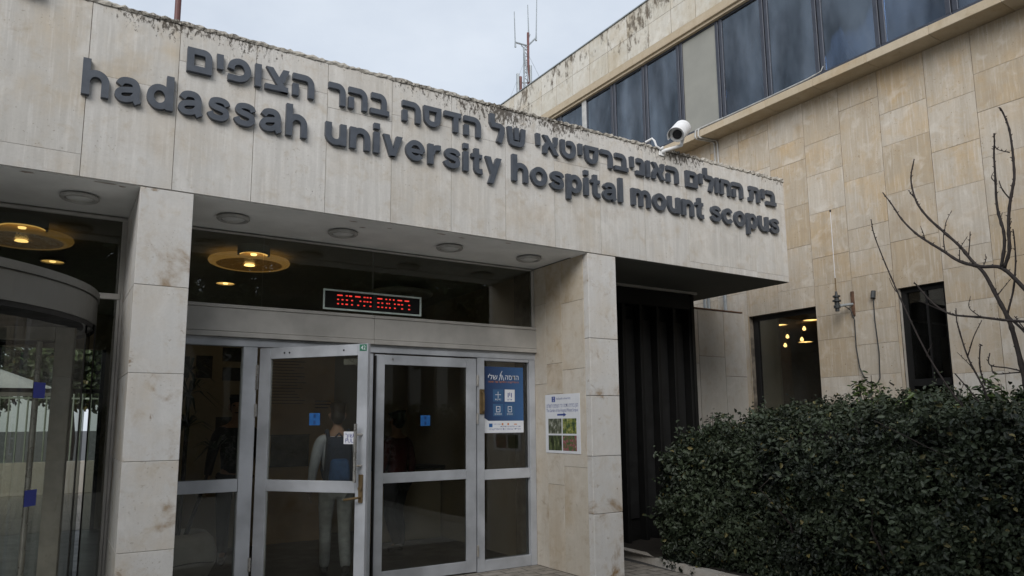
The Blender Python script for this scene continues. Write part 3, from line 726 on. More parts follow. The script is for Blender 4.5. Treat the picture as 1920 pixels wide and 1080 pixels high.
GL = {
 'h': (.95, [ST(.14, 0, 1.43), ('s', arc(.485, .56, .325, .325, 175, 0)+[(.81, 0)], V-.01)]),
 'n': (.95, [ST(.14, 0, 1), ('s', arc(.485, .56, .325, .325, 175, 0)+[(.81, 0)], V-.01)]),
 'm': (1.42, [ST(.14, 0, 1), ('s', arc(.425, .60, .275, .285, 175, 0)+[(.70, 0)], V-.02), ('s', arc(.985, .60, .285, .285, 170, 0)+[(1.27, 0)], V-.02)]),
 'u': (.95, [ST(.81, 0, 1), ('s', [(.14, 1)]+arc(.465, .44, .325, .325, 180, 355), V-.01)]),
 'd': (1.0, [ST(.86, 0, 1.43), ('c', arc(.48, .5, .34, .39, 0, 342, 30), V-.02)]),
 'p': (1.0, [ST(.14, -.40, 1), ('c', arc(.52, .5, .34, .39, 0, 342, 30), V-.02)]),
 'a': (.98, [('s', cat_rom([(.16, .67), (.27, .83), (.47, .885), (.68, .84), (.78, .66), (.78, .4), (.79, .15), (.87, .0)], 6), V-.02), ('s', cat_rom([(.76, .55), (.5, .51), (.23, .44), (.135, .28), (.22, .14), (.40, .105), (.62, .17), (.76, .33)], 6), V-.05)]),
 's': (.90, [('s', cat_rom([(.80, .68), (.70, .83), (.46, .885), (.21, .82), (.19, .65), (.33, .565), (.55, .51), (.72, .43), (.75, .25), (.60, .13), (.40, .115), (.20, .17), (.10, .33)], 5), V-.04)]),
 'e': (.98, [('s', [(.2, .47), (.88, .47)], .2), ('s', arc(.49, .5, .36, .385, -2, 322, 30), V-.03)]),
 'c': (.93, [('s', arc(.49, .5, .36, .385, 35, 325, 28), V-.02)]),
 'o': (1.0, [('c', arc(.5, .5, .37, .39, 0, 348, 32), V-.02)]),
 'r': (.66, [ST(.14, 0, 1), ('s', cat_rom([(.2, .5), (.27, .75), (.45, .86), (.66, .87)], 6), V-.02)]),
 'i': (.28, [ST(.14, 0, 1), ST(.14, 1.16, 1.43)]),
 'l': (.28, [ST(.14, 0, 1.43)]),
 't': (.62, [('s', [(.29, 1.28), (.29, .3)]+cat_rom([(.29, .26), (.34, .14), (.46, .105), (.62, .12)], 4), V-.02), ('s', [(.0, .89), (.60, .89)], .2)]),
 'v': (.96, [('p', [(0, 1), (.30, 1), (.60, 0), (.34, 0)]), ('p', [(.66, 1), (.96, 1), (.62, 0), (.42, 0)])]),
 'y': (.94, [('p', [(0, 1), (.30, 1), (.60, .05), (.36, .05)]), ('p', [(.64, 1), (.94, 1), (.46, -.38), (.17, -.38)])]),
}
W_ = .265
HB = {
 'ם': (.97, [('c', [(.13, .12), (.13, .87)]+arc(.62, .65, .22, .22, 90, 0, 8)+[(.84, .12)], W_)]),
 'י': (.30, [('p', [(.02, 1), (.29, 1), (.29, .36), (.06, .36)])]),
 'פ': (.98, [('s', cat_rom([(.14, .50), (.20, .74), (.44, .875), (.70, .80), (.845, .52), (.74, .24), (.48, .125), (.2, .13), (.03, .13)], 5), W_)]),
 'ו': (.28, [('p', [(.0, 1), (.27, 1), (.27, 0), (.01, 0)])]),
 'צ': (1.04, [('p', [(.02, 1), (.32, 1), (1.02, 0), (.70, 0)]), ('p', [(.0, 0), (1.0, 0), (1.0, .23), (.0, .23)]), ('p', [(.76, 1), (1.04, 1), (.80, .36), (.58, .60)])]),
 'ה': (.98, [('s', [(.0, .87), (.52, .87)]+arc(.55, .57, .29, .30, 90, 0, 9)+[(.84, 0)], W_), ('p', [(.0, .53), (.27, .53), (.27, 0), (.0, 0)])]),
 'ר': (.86, [('s', [(.0, .87), (.42, .87)]+arc(.44, .57, .28, .30, 90, 0, 9)+[(.72, 0)], W_)]),
 'ב': (1.0, [('s', [(.05, .87), (.46, .87)]+arc(.46, .60, .27, .27, 90, 0, 8)+[(.73, .1)], W_), ('p', [(.0, 0), (1.0, 0), (1.0, .24), (.0, .24)])]),
 'ד': (.98, [('p', [(.0, .75), (.96, .75), (.96, 1), (.0, 1)]), ('p', [(.52, .8), (.79, .8), (.79, 0), (.52, 0)])]),
 'ס': (.99, [('p', [(.0, .77), (.97, .77), (.97, 1), (.0, 1)]), ('s', [(.13, .85), (.17, .38)]+arc(.48, .38, .31, .255, 180, 360, 12)+[(.84, .85)], W_-.01)]),
 'ש': (1.06, [('s', [(.12, 1), (.19, .30), (.24, .17), (.36, .125), (.70, .125), (.82, .17), (.87, .30), (.94, 1)], W_-.01), ('p', [(.41, 1), (.66, 1), (.66, .34), (.41, .34)])]),
 'ל': (.86, [('s', [(.13, 1.45), (.13, 1.02), (.20, .88), (.60, .86), (.70, .78), (.70, .55), (.52, 0)], W_)]),
 'א': (1.04, [('p', [(.0, 1), (.31, 1), (1.04, 0), (.72, 0)]), ('p', [(.73, 1), (1.0, 1), (.96, .66), (.82, .42), (.60, .50), (.74, .72)]), ('p', [(.02, 0), (.29, 0), (.30, .26), (.46, .52), (.24, .66), (.05, .40)])]),
 'ט': (1.02, [('s', [(.13, 1), (.13, .45)]+arc(.5, .45, .37, .325, 180, 360, 14)+cat_rom([(.87, .50), (.85, .72), (.70, .87), (.44, .86)], 4), W_)]),
 'נ': (.66, [('s', [(.08, .87), (.30, .87)]+arc(.32, .68, .19, .19, 90, 0, 7)+[(.51, .1)], W_), ('p', [(.0, 0), (.645, 0), (.645, .24), (.0, .24)])]),
 'ח': (.98, [('s', [(.0, .87), (.55, .87)]+arc(.56, .59, .28, .28, 90, 0, 9)+[(.84, 0)], W_), ('p', [(.0, .9), (.27, .9), (.27, 0), (.0, 0)])]),
 'ת': (1.08, [('s', [(.06, .87), (.65, .87)]+arc(.66, .59, .28, .28, 90, 0, 9)+[(.94, 0)], W_), ('s', [(.30, .9), (.30, .24), (.22, .13), (.0, .12)], W_)]),
}
LD = .043
def glyph(parts, x, z, sx, sz, parent):
    mb = MB(); fn = lambda u, v, d: (x+u*sx, d, z+v*sz)
    for k, (kind, pts, *wv) in enumerate(parts):
        y0 = YF-LD+.0006*k; y1 = YF+.002; ch = .004
        if kind == 'p': mb.poly(pts, y0, y1, fn); continue
        L_, R_ = strip(pts, wv[0], kind == 'c'); n = len(L_); o = len(mb.v)
        for i in range(n):
            for (q, yy) in ((L_[i], y0), (R_[i], y0), (R_[i], y1), (L_[i], y1)): mb.v.append(fn(q[0], q[1], yy))
        rngi = range(n) if kind == 'c' else range(n-1)
        for i in rngi:
            j = (i+1) % n
            for a, c in ((0, 1), (1, 2), (2, 3), (3, 0)): mb.face((o+4*i+a, o+4*j+a, o+4*j+c, o+4*i+c))
        if kind == 's':
            mb.face((o, o+1, o+2, o+3)); mb.face((o+4*n-1, o+4*n-2, o+4*n-3, o+4*n-4))
    return build('letter', mb, Mt['letter'], parent)
def word(text, G, x0, x1, z, sz, gap, parent):
    tot = sum(G[c][0] for c in text)+gap*(len(text)-1); sx = (x1-x0)/tot; x = x0
    for c in text:
        glyph(G[c][1], x, z, sx, sz, parent); x += (G[c][0]+gap)*sx
en = thing('sign_lettering', (4.3, YF-.03, 4.25), 'raised slate-grey English lettering reading hadassah university hospital mount scopus', 'sign')
for t_, a_, c_ in (('hadassah', .028, 1.833), ('university', 2.006, 3.949), ('hospital', 4.089, 5.672), ('mount', 5.816, 7.057), ('scopus', 7.195, 8.581)):
    word(t_, GL, a_, c_, 4.25, .211, .17, en)
he = thing('sign_lettering', (4.67, YF-.03, 4.66), 'raised slate-grey Hebrew lettering along the top of the fascia', 'sign')
for t_, a_, c_ in (('הצופים', .785, 1.889), ('בהר', 2.026, 2.641), ('הדסה', 2.785, 3.693), ('של', 3.806, 4.266), ('האוניברסיטאי', 4.405, 6.628), ('החולים', 6.764, 7.855), ('בית', 7.976, 8.551)):
    word(t_[::-1], HB, a_, c_, 4.648, .213, .16, he)

# ------------------------------------------------------------------ recessed ceiling lights
def downlight(x, y, label):
    t = thing('ceiling_light', (x, y, 3.572), label, 'ceiling light', 'round lights in the entrance soffit')
    b = MB(); b.lathe([(.148, 0), (.150, -.012), (.138, -.026), (.118, -.028), (.112, -.018), (.112, .0)], (x, y, 3.571), 40); build('trim', b, Mt['lampring'], t, smooth=True)
    b = MB(); b.lathe([(.111, -.004), (.10, -.016), (.07, -.030), (.0, -.036)], (x, y, 3.571), 32); build('lens', b, Mt['unlit'], t, smooth=True)
for x, lb in ((.086, 'round soffit light left of the front column'), (1.337, 'round soffit light just right of the front column'), (2.409, 'round soffit light above the open door'),
              (3.637, 'round soffit light above the right end of the scrolling display'), (4.697, 'round soffit light nearest the right stone pier')):
    downlight(x, 7.02, lb)

# ------------------------------------------------------------------ LED display
ld = thing('led_display', (2.95, YD-.02, 2.85), 'long scrolling sign with red LED letters in front of the transom glass', 'display')
LX0, LX1, LZ0, LZ1 = 2.383, 3.523, 2.852, 3.066; LY = YD-.045
b = MB(); b.bbox(LX0, LX1, LY+.006, LY+.052, LZ0, LZ1, .004); build('housing', b, Mt['blackmetal'], ld)
b = MB(); fw = .014
b.bbox(LX0-.004, LX1+.004, LY-.006, LY+.0055, LZ1-fw, LZ1+.004, .001); b.bbox(LX0-.004, LX1+.004, LY-.006, LY+.0055, LZ0-.004, LZ0+fw, .001)
b.bbox(LX0-.004, LX0+fw, LY-.006, LY+.0055, LZ0+fw+.0005, LZ1-fw-.0005, .001); b.bbox(LX1-fw, LX1+.004, LY-.006, LY+.0055, LZ0+fw+.0005, LZ1-fw-.0005, .001)
build('bezel', b, simple('pale_green_aluminium', (.58, .68, .64), .4, 0), ld)
b = MB(); xm = LX0+(1005-165)/1650*(LX1-LX0); b.bbox(xm-.022, xm+.022, LY+.001, LY+.0058, LZ0+fw, LZ1-fw, .0005); build('module_joint', b, Mt['black'], ld)
r1 = [(385, 470), (520, 555), (575, 625), (675, 765), (815, 850), (868, 897), (920, 950), (1050, 1135), (1190, 1215), (1255, 1280), (1320, 1345), (1400, 1480), (1525, 1605)]
r2_ = [(385, 415), (455, 485), (525, 560), (612, 642), (752, 778), (815, 850), (868, 897), (920, 950), (1050, 1085), (1120, 1150), (1205, 1230), (1250, 1262), (1340, 1365), (1400, 1445), (1465, 1500), (1590, 1625)]
r3 = [(385, 415), (455, 485), (520, 560), (612, 642), (715, 745), (815, 845), (918, 950), (1050, 1085), (1120, 1150), (1190, 1215), (1255, 1280), (1340, 1370), (1465, 1500), (1590, 1625)]
b = MB()
for row, fr_ in ((r1, .25), (r2_, .47), (r3, .69)):
    z = LZ1-(LZ1-LZ0)*fr_
    for (a_, c_) in row:
        k = max(2, round((c_-a_)/14))
        for j in range(k):
            u = a_+(c_-a_)*(j+.5)/k; x = LX0+(u-165)/1650*(LX1-LX0)
            b.box(x-.0042, x+.0042, LY+.003, LY+.0058, z-.0062, z+.0062)
build('led_dots', b, Mt['ledred'], ld)

# ------------------------------------------------------------------ blue poster on the right side light
po = thing('poster', (4.69, YD-.01, 1.51), 'blue printed poster with four icon tiles taped to the right side light', 'poster')
PX0, PX1, PZ0, PZ1 = 4.402, 4.982, 1.510, 2.313; PY = YD+.050
pw, ph = PX1-PX0, PZ1-PZ0
def pg():
    t = NT('poster_blue_print'); g = t.n('ShaderNodeSeparateXYZ'); t.l(t.pos(), g.inputs[0])
    c = t.mix(t.rng(g.outputs[0], PX0, PX1, 0, 1, False), (.017, .034, .095), (.04, .115, .27)); return t.bsdf(c, .35)
P = lambda u, v: (PX0+pw*u, PZ0+ph*v)
def pbox(mb, u0, u1, v0, v1, lay):
    x0, z0 = P(u0, v0); x1, z1 = P(u1, v1); mb.box(x0, x1, PY-.0009*lay-.0006, PY-.0009*lay, z0, z1)
b = MB(); pbox(b, 0, 1, 0, 1, 0); build('sheet', b, pg(), po)
b = MB(); pts = [P(0, 0), P(1, 0), P(1, .18), P(.13, .18), P(0, .235)]; b.poly(pts, PY-.0015, PY-.0009, lambda u, v, d: (u, d, v)); build('footer', b, Mt['paper'], po)
pfn = lambda u0, v0, lay: (lambda u, v, d: (P(u0, v0)[0]+u, PY-.0009*lay-.0006, P(u0, v0)[1]+v))
def ptext(s_, size, u, v, m, lay=2, al='LEFT', sq=1., fit=None): build('lettering', text_mesh(s_, size, pfn(u, v, lay), 0, al, sq, fit*pw if fit else None), m, po, recalc=False)
ptext('הדסה'[::-1], .088, .53, .805, Mt['paper'], fit=.35); ptext('שלי'[::-1], .088, .11, .805, Mt['paper'], fit=.24)
ptext('האפליקציה החדשה של הדסה'[::-1], .032, .12, .755, Mt['orange'], fit=.76)
b = MB()
for (u, v, a_) in ((.41, .83, 70), (.45, .84, 95), (.49, .83, 110), (.44, .90, 60)):
    x, z = P(u, v); dx, dz = .035*math.cos(R(a_)), .035*math.sin(R(a_)); nx, nz = -dz*.1, dx*.1
    b.poly([(x-dx-nx, z-dz-nz), (x+dx-nx, z+dz-nz), (x+dx+nx, z+dz+nz), (x-dx+nx, z-dz+nz)], PY-.0026, PY-.002, lambda u_, v_, d: (u_, d, v_))
build('hand_emblem', b, Mt['paper'], po)
tileblue = simple('poster_tile_blue', (.04, .11, .23), .4, var=.05)
for (u, v, m_, im, w1) in ((.24, .47, tileblue, Mt['paper'], 'בדיקות'), (.53, .47, Mt['paper'], Mt['ink'], 'תורים'), (.24, .25, tileblue, Mt['paper'], 'מסמכים'), (.53, .25, tileblue, Mt['paper'], 'טפסים')):
    b = MB(); pbox(b, u, u+.25, v, v+.185, 1.2); build('tile', b, m_, po)
    b = MB(); cx, cz = u+.125, v+.10
    if (u, v) == (.24, .47): pbox(b, cx-.07, cx+.07, cz, cz+.008, 2.4); pbox(b, cx-.006, cx+.006, cz-.05, cz+.05, 2.4)
    elif (u, v) == (.53, .47): pbox(b, cx-.05, cx-.03, cz-.035, cz+.035, 2.4); pbox(b, cx+.03, cx+.05, cz-.035, cz+.035, 2.4); pbox(b, cx-.01, cx+.005, cz-.01, cz+.04, 2.4)
    else:
        for (a0, a1, c0, c1) in ((-.05, -.038, -.04, .05), (.038, .05, -.04, .05), (-.0379, .0379, .042, .05), (-.0379, .0379, -.04, -.032)): pbox(b, cx+a0, cx+a1, cz+c0, cz+c1, 2.4)
        pbox(b, cx-.02, cx+.02, cz+.0, cz+.01, 2.4)
    build('icon', b, im, po); ptext(w1[::-1], .03, cx, v+.02, im, 2.6, 'CENTER')
b = MB(); pbox(b, .14, .225, .085, .14, 2); build('emblem', b, Mt['blue'], po)
b = MB(); pbox(b, .45, .49, .115, .145, 2); pbox(b, .59, .63, .115, .145, 2); pbox(b, .76, .83, .12, .135, 2); build('emblem', b, Mt['orange'], po)
ptext('מרכז רפואי'[::-1], .022, .25, .12, Mt['ink'], 2); ptext('תורים מסמכים בדיקות'[::-1], .022, .42, .085, Mt['ink'], 2, fit=.5); ptext('הורידו עכשיו את האפליקציה'[::-1], .028, .14, .045, Mt['ink'], 2, fit=.78)

# ------------------------------------------------------------------ notice on the pier
no = thing('wall_notice', (5.128, 7.0, 1.27), 'white notice with an arrow and four garden photographs on the stone pier', 'notice')
NY0, NY1, NZ0, NZ1 = 7.342, 6.652, 1.268, 1.962; nw, nh = NY0-NY1, NZ1-NZ0
N = lambda u, v: (NY0-nw*u, NZ0+nh*v)
def nbox(mb, u0, u1, v0, v1, lay, c=None):
    y0, z0 = N(u0, v0); y1, z1 = N(u1, v1); x = 5.128-.0009*lay; mb.box(x-.0006, x, y1, y0, z0, z1, 0, c)
b = MB(); y0, z0 = N(0, 0); y1, z1 = N(1, 1); b.bbox(5.1276, 5.1325, y1, y0, z0, z1, .001); build('sheet', b, Mt['paper'], no)
nfn = lambda u0, v0, lay: (lambda u, v, d: (5.1274-.0009*lay, N(u0, v0)[0]-u, N(u0, v0)[1]+v))
def ntext(s_, size, u, v, fit): build('lettering', text_mesh(s_, size, nfn(u, v, .3), 0, 'LEFT', 1, fit*nw), Mt['ink'], no, recalc=False)
ntext('הגן ביה״ח הדסה הר הצופים ירושלים'[::-1], .066, .04, .775, .91); ntext('The Garden of the Hospital Mount Scopus', .056, .04, .70, .91); ntext('hadassah university', .038, .33, .91, .42)
b = MB(); nbox(b, .20, .30, .87, .965, .5); build('emblem', b, Mt['ink'], no)
b = MB(); nbox(b, .243, .257, .925, .955, 1.4); nbox(b, .243, .257, .88, .91, 1.4); build('emblem_star', b, Mt['paper'], no)
b = MB(); b.poly([(.36, .635), (.54, .635), (.54, .615), (.62, .65), (.54, .685), (.54, .665), (.36, .665)], 5.1265, 5.1272, lambda u, v, d: (d, N(u, v)[0], N(u, v)[1])); build('arrow', b, Mt['ink'], no)
def photo(name, cols, sc, vert):
    t = NT(name); p = t.pos((1, 1, vert)); n = t.noise(p, sc, 5, .7); r = t.n('ShaderNodeValToRGB'); t.l(n, r.inputs[0])
    e = r.color_ramp.elements; e[0].position = .34; e[0].color = (*cols[0], 1); e[1].position = .68; e[1].color = (*cols[-1], 1)
    for i, c in enumerate(cols[1:-1]): k = e.new(.34+.34*(i+1)/(len(cols)-1)); k.color = (*c, 1)
    return t.bsdf(r.outputs[0], .4)
PHO = [photo('arbour_photo', [(.02, .025, .015), (.05, .06, .03), (.16, .17, .12), (.55, .57, .52)], 26, .6), photo('yellow_bush_photo', [(.015, .02, .015), (.05, .10, .03), (.30, .30, .06), (.45, .47, .45)], 16, 1),
       photo('shaded_path_photo', [(.01, .012, .008), (.03, .04, .02), (.10, .13, .05), (.30, .30, .20)], 22, .4), photo('flower_bed_photo', [(.03, .06, .02), (.08, .16, .05), (.30, .05, .10), (.32, .38, .24)], 26, 1)]
for k, (u, v) in enumerate(((.09, .33), (.51, .33), (.09, .045), (.51, .045))):
    b = MB(); nbox(b, u, u+.39, v, v+.255, .5); build('photo', b, PHO[k], no)

# ------------------------------------------------------------------ stickers on the glass
def place(mb_fn, parent_leaf): pass
ang = R(-51.06); LM = Matrix.Translation(Vector((1.752, YD-.01, Z0))) @ Matrix.Rotation(ang, 4, 'Z')
st = thing('pull_sticker', LM @ Vector((1.07, .0, 1.44-Z0)), 'small white sticker reading PULL in Hebrew and English on the open door', 'sticker', rz=ang)
b = MB(); b.box(-.078, .064, .0155, .0178, 0, .118); build('sheet', b, Mt['paper'], st, local=True)
build('lettering', text_mesh('משוך'[::-1], .060, lambda u, v, d: (-.066+u, .0149, .062+v), 0, 'LEFT', 1.1), Mt['navy'], st, local=True, recalc=False)
build('lettering', text_mesh('PULL', .056, lambda u, v, d: (-.062+u, .0149, .014+v), 0, 'LEFT', .95), Mt['navy'], st, local=True, recalc=False)
def logo(name, loc, label, rz):
    t = thing(name, loc, label, 'sticker', 'blue stickers on the glass', rz)
    b = MB(); b.box(-.06, .06, .0155, .0178, 0, .118); build('sheet', b, Mt['blue'], t, local=True)
    b = MB(); b.box(-.012, .012, .0145, .0152, .072, .106); b.box(-.012, .012, .0145, .0152, .012, .046); build('emblem', b, simple('dark_blue_emblem', (.008, .04, .15), .5), t, local=True)
logo('blue_sticker', LM @ Vector((.662, 0, 1.62-Z0)), 'square blue sticker on the open door leaf', ang)
logo('blue_sticker', (3.625, YD+.006, 1.604), 'square blue sticker on the closed door leaf', 0)
for (a_, z, lb) in ((-47.0, 1.895, 'upper dark blue sticker on the revolving door glass'), (-47.0, 1.115, 'lower dark blue sticker on the revolving door glass')):
    x, y = -.081 if z > 1.5 else -.071, 6.0
    # on the curved pane where the drum faces the street
    q = R(-34.9); px_, py_ = RC[0]+1.976*math.cos(q), RC[1]+1.976*math.sin(q)
    t = MB(); hz = .058
    for j in range(6):
        a0, a1 = q+(j-3)*.0105, q+(j-2)*.0105
        t.add([(RC[0]+1.976*math.cos(a0), RC[1]+1.976*math.sin(a0), z-hz), (RC[0]+1.976*math.cos(a1), RC[1]+1.976*math.sin(a1), z-hz), (RC[0]+1.976*math.cos(a1), RC[1]+1.976*math.sin(a1), z+hz), (RC[0]+1.976*math.cos(a0), RC[1]+1.976*math.sin(a0), z+hz),
               (RC[0]+1.9745*math.cos(a0), RC[1]+1.9745*math.sin(a0), z-hz), (RC[0]+1.9745*math.cos(a1), RC[1]+1.9745*math.sin(a1), z-hz), (RC[0]+1.9745*math.cos(a1), RC[1]+1.9745*math.sin(a1), z+hz), (RC[0]+1.9745*math.cos(a0), RC[1]+1.9745*math.sin(a0), z+hz)],
              [(0, 1, 2, 3), (4, 7, 6, 5), (0, 4, 5, 1), (3, 2, 6, 7)])
    tag(build('blue_sticker', t, Mt['navy'], org=(px_, py_, z-hz)), lb, 'sticker', 'blue stickers on the glass')

# ------------------------------------------------------------------ security camera
F0 = Vector((6.46, 6.25, 5.22)); ax = Vector((.72, .40, .54)).normalized(); sx_ = ax.cross(Vector((0, 0, 1))).normalized(); uz = sx_.cross(ax)
cc_ = thing('security_camera', (6.37, YF-.01, 5.04), 'white bullet security camera on a bracket at the fascia top', 'camera')
def axl(prof, n=28, a0=0, a1=2*math.pi):
    b = MB(); full = abs(a1-a0-2*math.pi) < 1e-4; m_ = n if full else n+1
    for (r_, d_) in prof:
        for k in range(m_):
            q = a0+(a1-a0)*k/n; b.v.append(tuple(F0+ax*d_+(sx_*math.cos(q)+uz*math.sin(q))*r_))
    for i in range(len(prof)-1):
        for k in range(n): b.face((i*m_+k, i*m_+(k+1) % m_, (i+1)*m_+(k+1) % m_, (i+1)*m_+k))
    return b
build('body', axl([(.0, .02), (.05, .02), (.088, .012), (.098, .02), (.102, .05), (.102, .34), (.09, .37), (0, .375)]), Mt['white'], cc_, smooth=False)
build('sunshield', axl([(.106, -.07), (.110, -.07), (.113, .33), (.107, .33), (.106, -.07)], 22, R(-18), R(198)), Mt['white'], cc_)
build('lens', axl([(.0, .002), (.035, .004), (.056, .0), (.060, .012), (.06, .03)]), simple('black_lens_glass', (.01, .01, .012), .08), cc_, smooth=True)
b = MB(); pa = F0+ax*.24-uz*.10
b.tube([(6.37, YF, 5.035), (6.375, YF-.06, 5.04), tuple(F0+ax*.12-uz*.17), tuple(pa)], [.024, .022, .022, .028], 10); b.lathe([(0, -.012), (.05, -.012), (.05, .0), (0, .0)], (0, 0, 0), 2) if False else None
b.bbox(6.325, 6.415, YF-.016, YF+.001, 4.985, 5.085, .004); build('bracket', b, Mt['white'], cc_)
b = MB(); b.tube([(6.385, YF-.02, 5.10), (6.33, YF-.03, 5.06), (6.27, YF-.02, 5.09), (6.25, YF-.01, 5.16), (6.24, YF+.02, 5.20), (6.20, YF+.10, 5.17)], .013, 8); build('camera_cable', b, Mt['white'], cc_)
b = MB(); b.bbox(-.47, -.30, YF-.10, YF-.002, 4.993, 5.22, .006); jb = build('junction_box', b, Mt['coping'], org=(-.385, YF, 4.993)); tag(jb, 'small beige fixture box on the fascia at the photo top left', 'box')
b = MB()
for x in (-.42, -.345): b.tube([(x, YF-.104, 5.03), (x, YF-.099, 5.03)], .016, 10)
build('screw_hole', b, Mt['black'], jb)
b = MB(); b.tube([(.734, 6.85, 4.6), (.736, 6.85, 9.5)], .027, 12); build_pole = build('flagpole', b, Mt['redrust'], org=(.734, 6.85, 4.7)); tag(build_pole, 'thin reddish pole rising behind the fascia at upper left', 'pole')

# ------------------------------------------------------------------ conduits and wall antenna on the wing
cd = thing('cable_conduit', (9.97, 9.1, 6.5), 'pair of grey cable conduits bending from the ledge down the wing wall', 'conduit')
for dy in (0, .075):
    b = MB(); b.tube([(10.0, 9.10-dy-.5, 7.10), (9.99, 9.13-dy, 7.10), (9.965, 9.16-dy, 7.08), (9.962, 9.17-dy, 7.0), (9.962, 9.17-dy, 6.95), (9.985, 9.165-dy, 6.925), (10.25, 9.12-dy, 6.922), (10.34, 9.09-dy, 6.915), (10.362, 9.07-dy, 6.87), (10.362, 9.05-dy, 4.0)], .017, 8); build('pipe', b, Mt['pipe'], cd)
b = MB(); b.tube([(10.0, 8.6, 7.102), (10.0, 7.6, 7.10), (9.998, 6.75, 7.105), (10.0, 6.62, 7.12)], .012, 6); b.tube([(10.0, 6.62, 7.12), (10.0, 6.52, 7.13), (10.0, 6.47, 7.2)], .008, 6); build('white_cable', b, Mt['pipe'], cd)
sp_ = thing('drain_pipe', (10.2, 8.9, 3.5), 'short grey pipes standing behind the garden wall top', 'pipe')
for (x, y) in ((9.93, 9.1), (10.03, 9.1), (10.3, 8.95)):
    b = MB(); b.tube([(x, y, Z0), (x, y, 4.4)], .03, 10); build('pipe', b, Mt['galv'], sp_)
wa = thing('whip_antenna', (XW, 6.507, 3.40), 'slim white whip antenna on a wall bracket between the two side windows', 'antenna')
b = MB(); b.bbox(XW-.028, XW-.001, 6.48, 6.53, 3.22, 3.60, .004); build('mounting_plate', b, Mt['rust'], wa)
b = MB(); b.tube([(XW-.02, 6.507, 3.40), (10.25, 6.55, 3.385), (10.1, 6.60, 3.36), (10.06, 6.615, 3.355)], .022, 10); build('arm', b, Mt['galv'], wa)
b = MB(); b.lathe([(0, -.10), (.03, -.10), (.03, -.05), (.05, -.05), (.05, -.01), (.035, -.01), (.035, .05), (.062, .052), (.062, .075), (.034, .078), (.034, .12), (.055, .122), (.055, .145), (.022, .15), (.015, .21), (0, .21)], (10.1, 6.60, 3.38), 20); build('antenna_base', b, Mt['cable'], wa)
b = MB(); b.tube([(10.1, 6.60, 3.58), (10.1, 6.60, 3.80)], .0085, 8); build('whip_foot', b, Mt['brass'], wa)
b = MB(); b.tube([(10.1, 6.60, 3.80), (10.1, 6.598, 4.86)], .0042, 8); build('whip', b, Mt['paper'], wa)
b = MB(); b.tube([(10.1, 6.598, 4.855), (10.1, 6.598, 4.885)], .014, 8); build('tip', b, Mt['black'], wa)
b = MB(); b.tube([(10.12, 6.61, 3.45), (10.17, 6.6, 3.40), (10.25, 6.56, 3.36), (10.33, 6.53, 3.31), (10.35, 6.49, 3.15), (10.357, 6.503, 2.74), (10.358, 6.469, 2.41), (10.358, 6.39, 2.23), (10.358, 6.30, 2.15), (10.358, 6.22, 2.15), (10.358, 6.163, 2.24), (10.358, 6.146, 2.63), (10.358, 6.172, 3.11), (10.358, 6.166, 3.46)], .008, 8)
b.tube([(10.345, 6.166, 3.44), (10.378, 6.166, 3.55)], .035, 8); build('antenna_cable', b, Mt['cable'], wa)

# ------------------------------------------------------------------ roof mast far behind
ms = thing('antenna_mast', (12.1, 18, 10.2), 'red lattice radio mast with three whip aerials on the wing roof', 'antenna')
b = MB(); b.tube([(12.10, 18, 10.2), (12.118, 18, 14.03)], .04, 8)
build('mast', b, Mt['redrust'], ms)
b = MB()
for (dx, dy) in ((-.17, 0), (-.10, .12)): b.tube([(12.10+dx, 18+dy, 10.2), (12.10+dx*.75, 18+dy, 13.5)], .02, 6)
for k in range(14):
    z = 10.5+.22*k; b.tube([(11.94, 18, z), (12.10, 18, z+.11)], .012, 5); b.tube([(12.10, 18, z+.11), (11.95, 18, z+.22)], .012, 5)
b.tube([(12.05, 17.9, 12.3), (11.87, 17.9, 13.4)], .025, 6); build('lattice', b, Mt['galv'], ms)
b = MB(); b.tube([(11.62, 18, 13.56), (12.12, 18, 13.58)], .028, 6); b.tube([(11.85, 18, 13.52), (12.1, 18, 13.40)], .016, 6); b.tube([(12.12, 18, 13.60), (12.43, 18, 13.96)], .028, 6); b.tube([(12.12, 18, 13.8), (12.2, 18, 14.0)], .016, 6)
build('cross_arm', b, Mt['galv'], ms)
for (x0, z0, x1, z1) in ((11.63, 13.40, 11.60, 14.6), (12.43, 13.85, 12.485, 15.5), (12.14, 14.0, 12.12, 15.0)):
    b = MB(); b.tube([(x0, 18, z0), (x0+(x1-x0)*.15, 18, z0+(z1-z0)*.15), (x1, 18, z1)], [.034, .02, .014], 6); build('aerial', b, Mt['galv'], ms)
for (x, z0, z1, m_) in ((11.71, 11.0, 12.52, Mt['galv']), (11.81, 11.0, 12.45, Mt['redrust']), (12.19, 11.5, 12.93, Mt['galv'])):
    b = MB(); b.tube([(x, 18, z0), (x, 18, z1)], .05, 8); build('panel_antenna', b, m_, ms)
b = MB(); b.tube([(11.8, 18, 12.25), (12.1, 18, 12.32)], .018, 6); b.tube([(12.1, 18, 12.4), (12.45, 18, 12.35)], .018, 6); b.tube([(12.42, 18, 12.3), (12.42, 18, 12.5)], .012, 6); build('stay', b, Mt['galv'], ms)
b = MB(); b.tube([(12.11, 18, 13.3), (13.6, 18, 11.0)], .005, 4); b.tube([(12.08, 18, 13.3), (11.0, 18, 10.6)], .005, 4); build('guy_wire', b, Mt['galv'], ms)

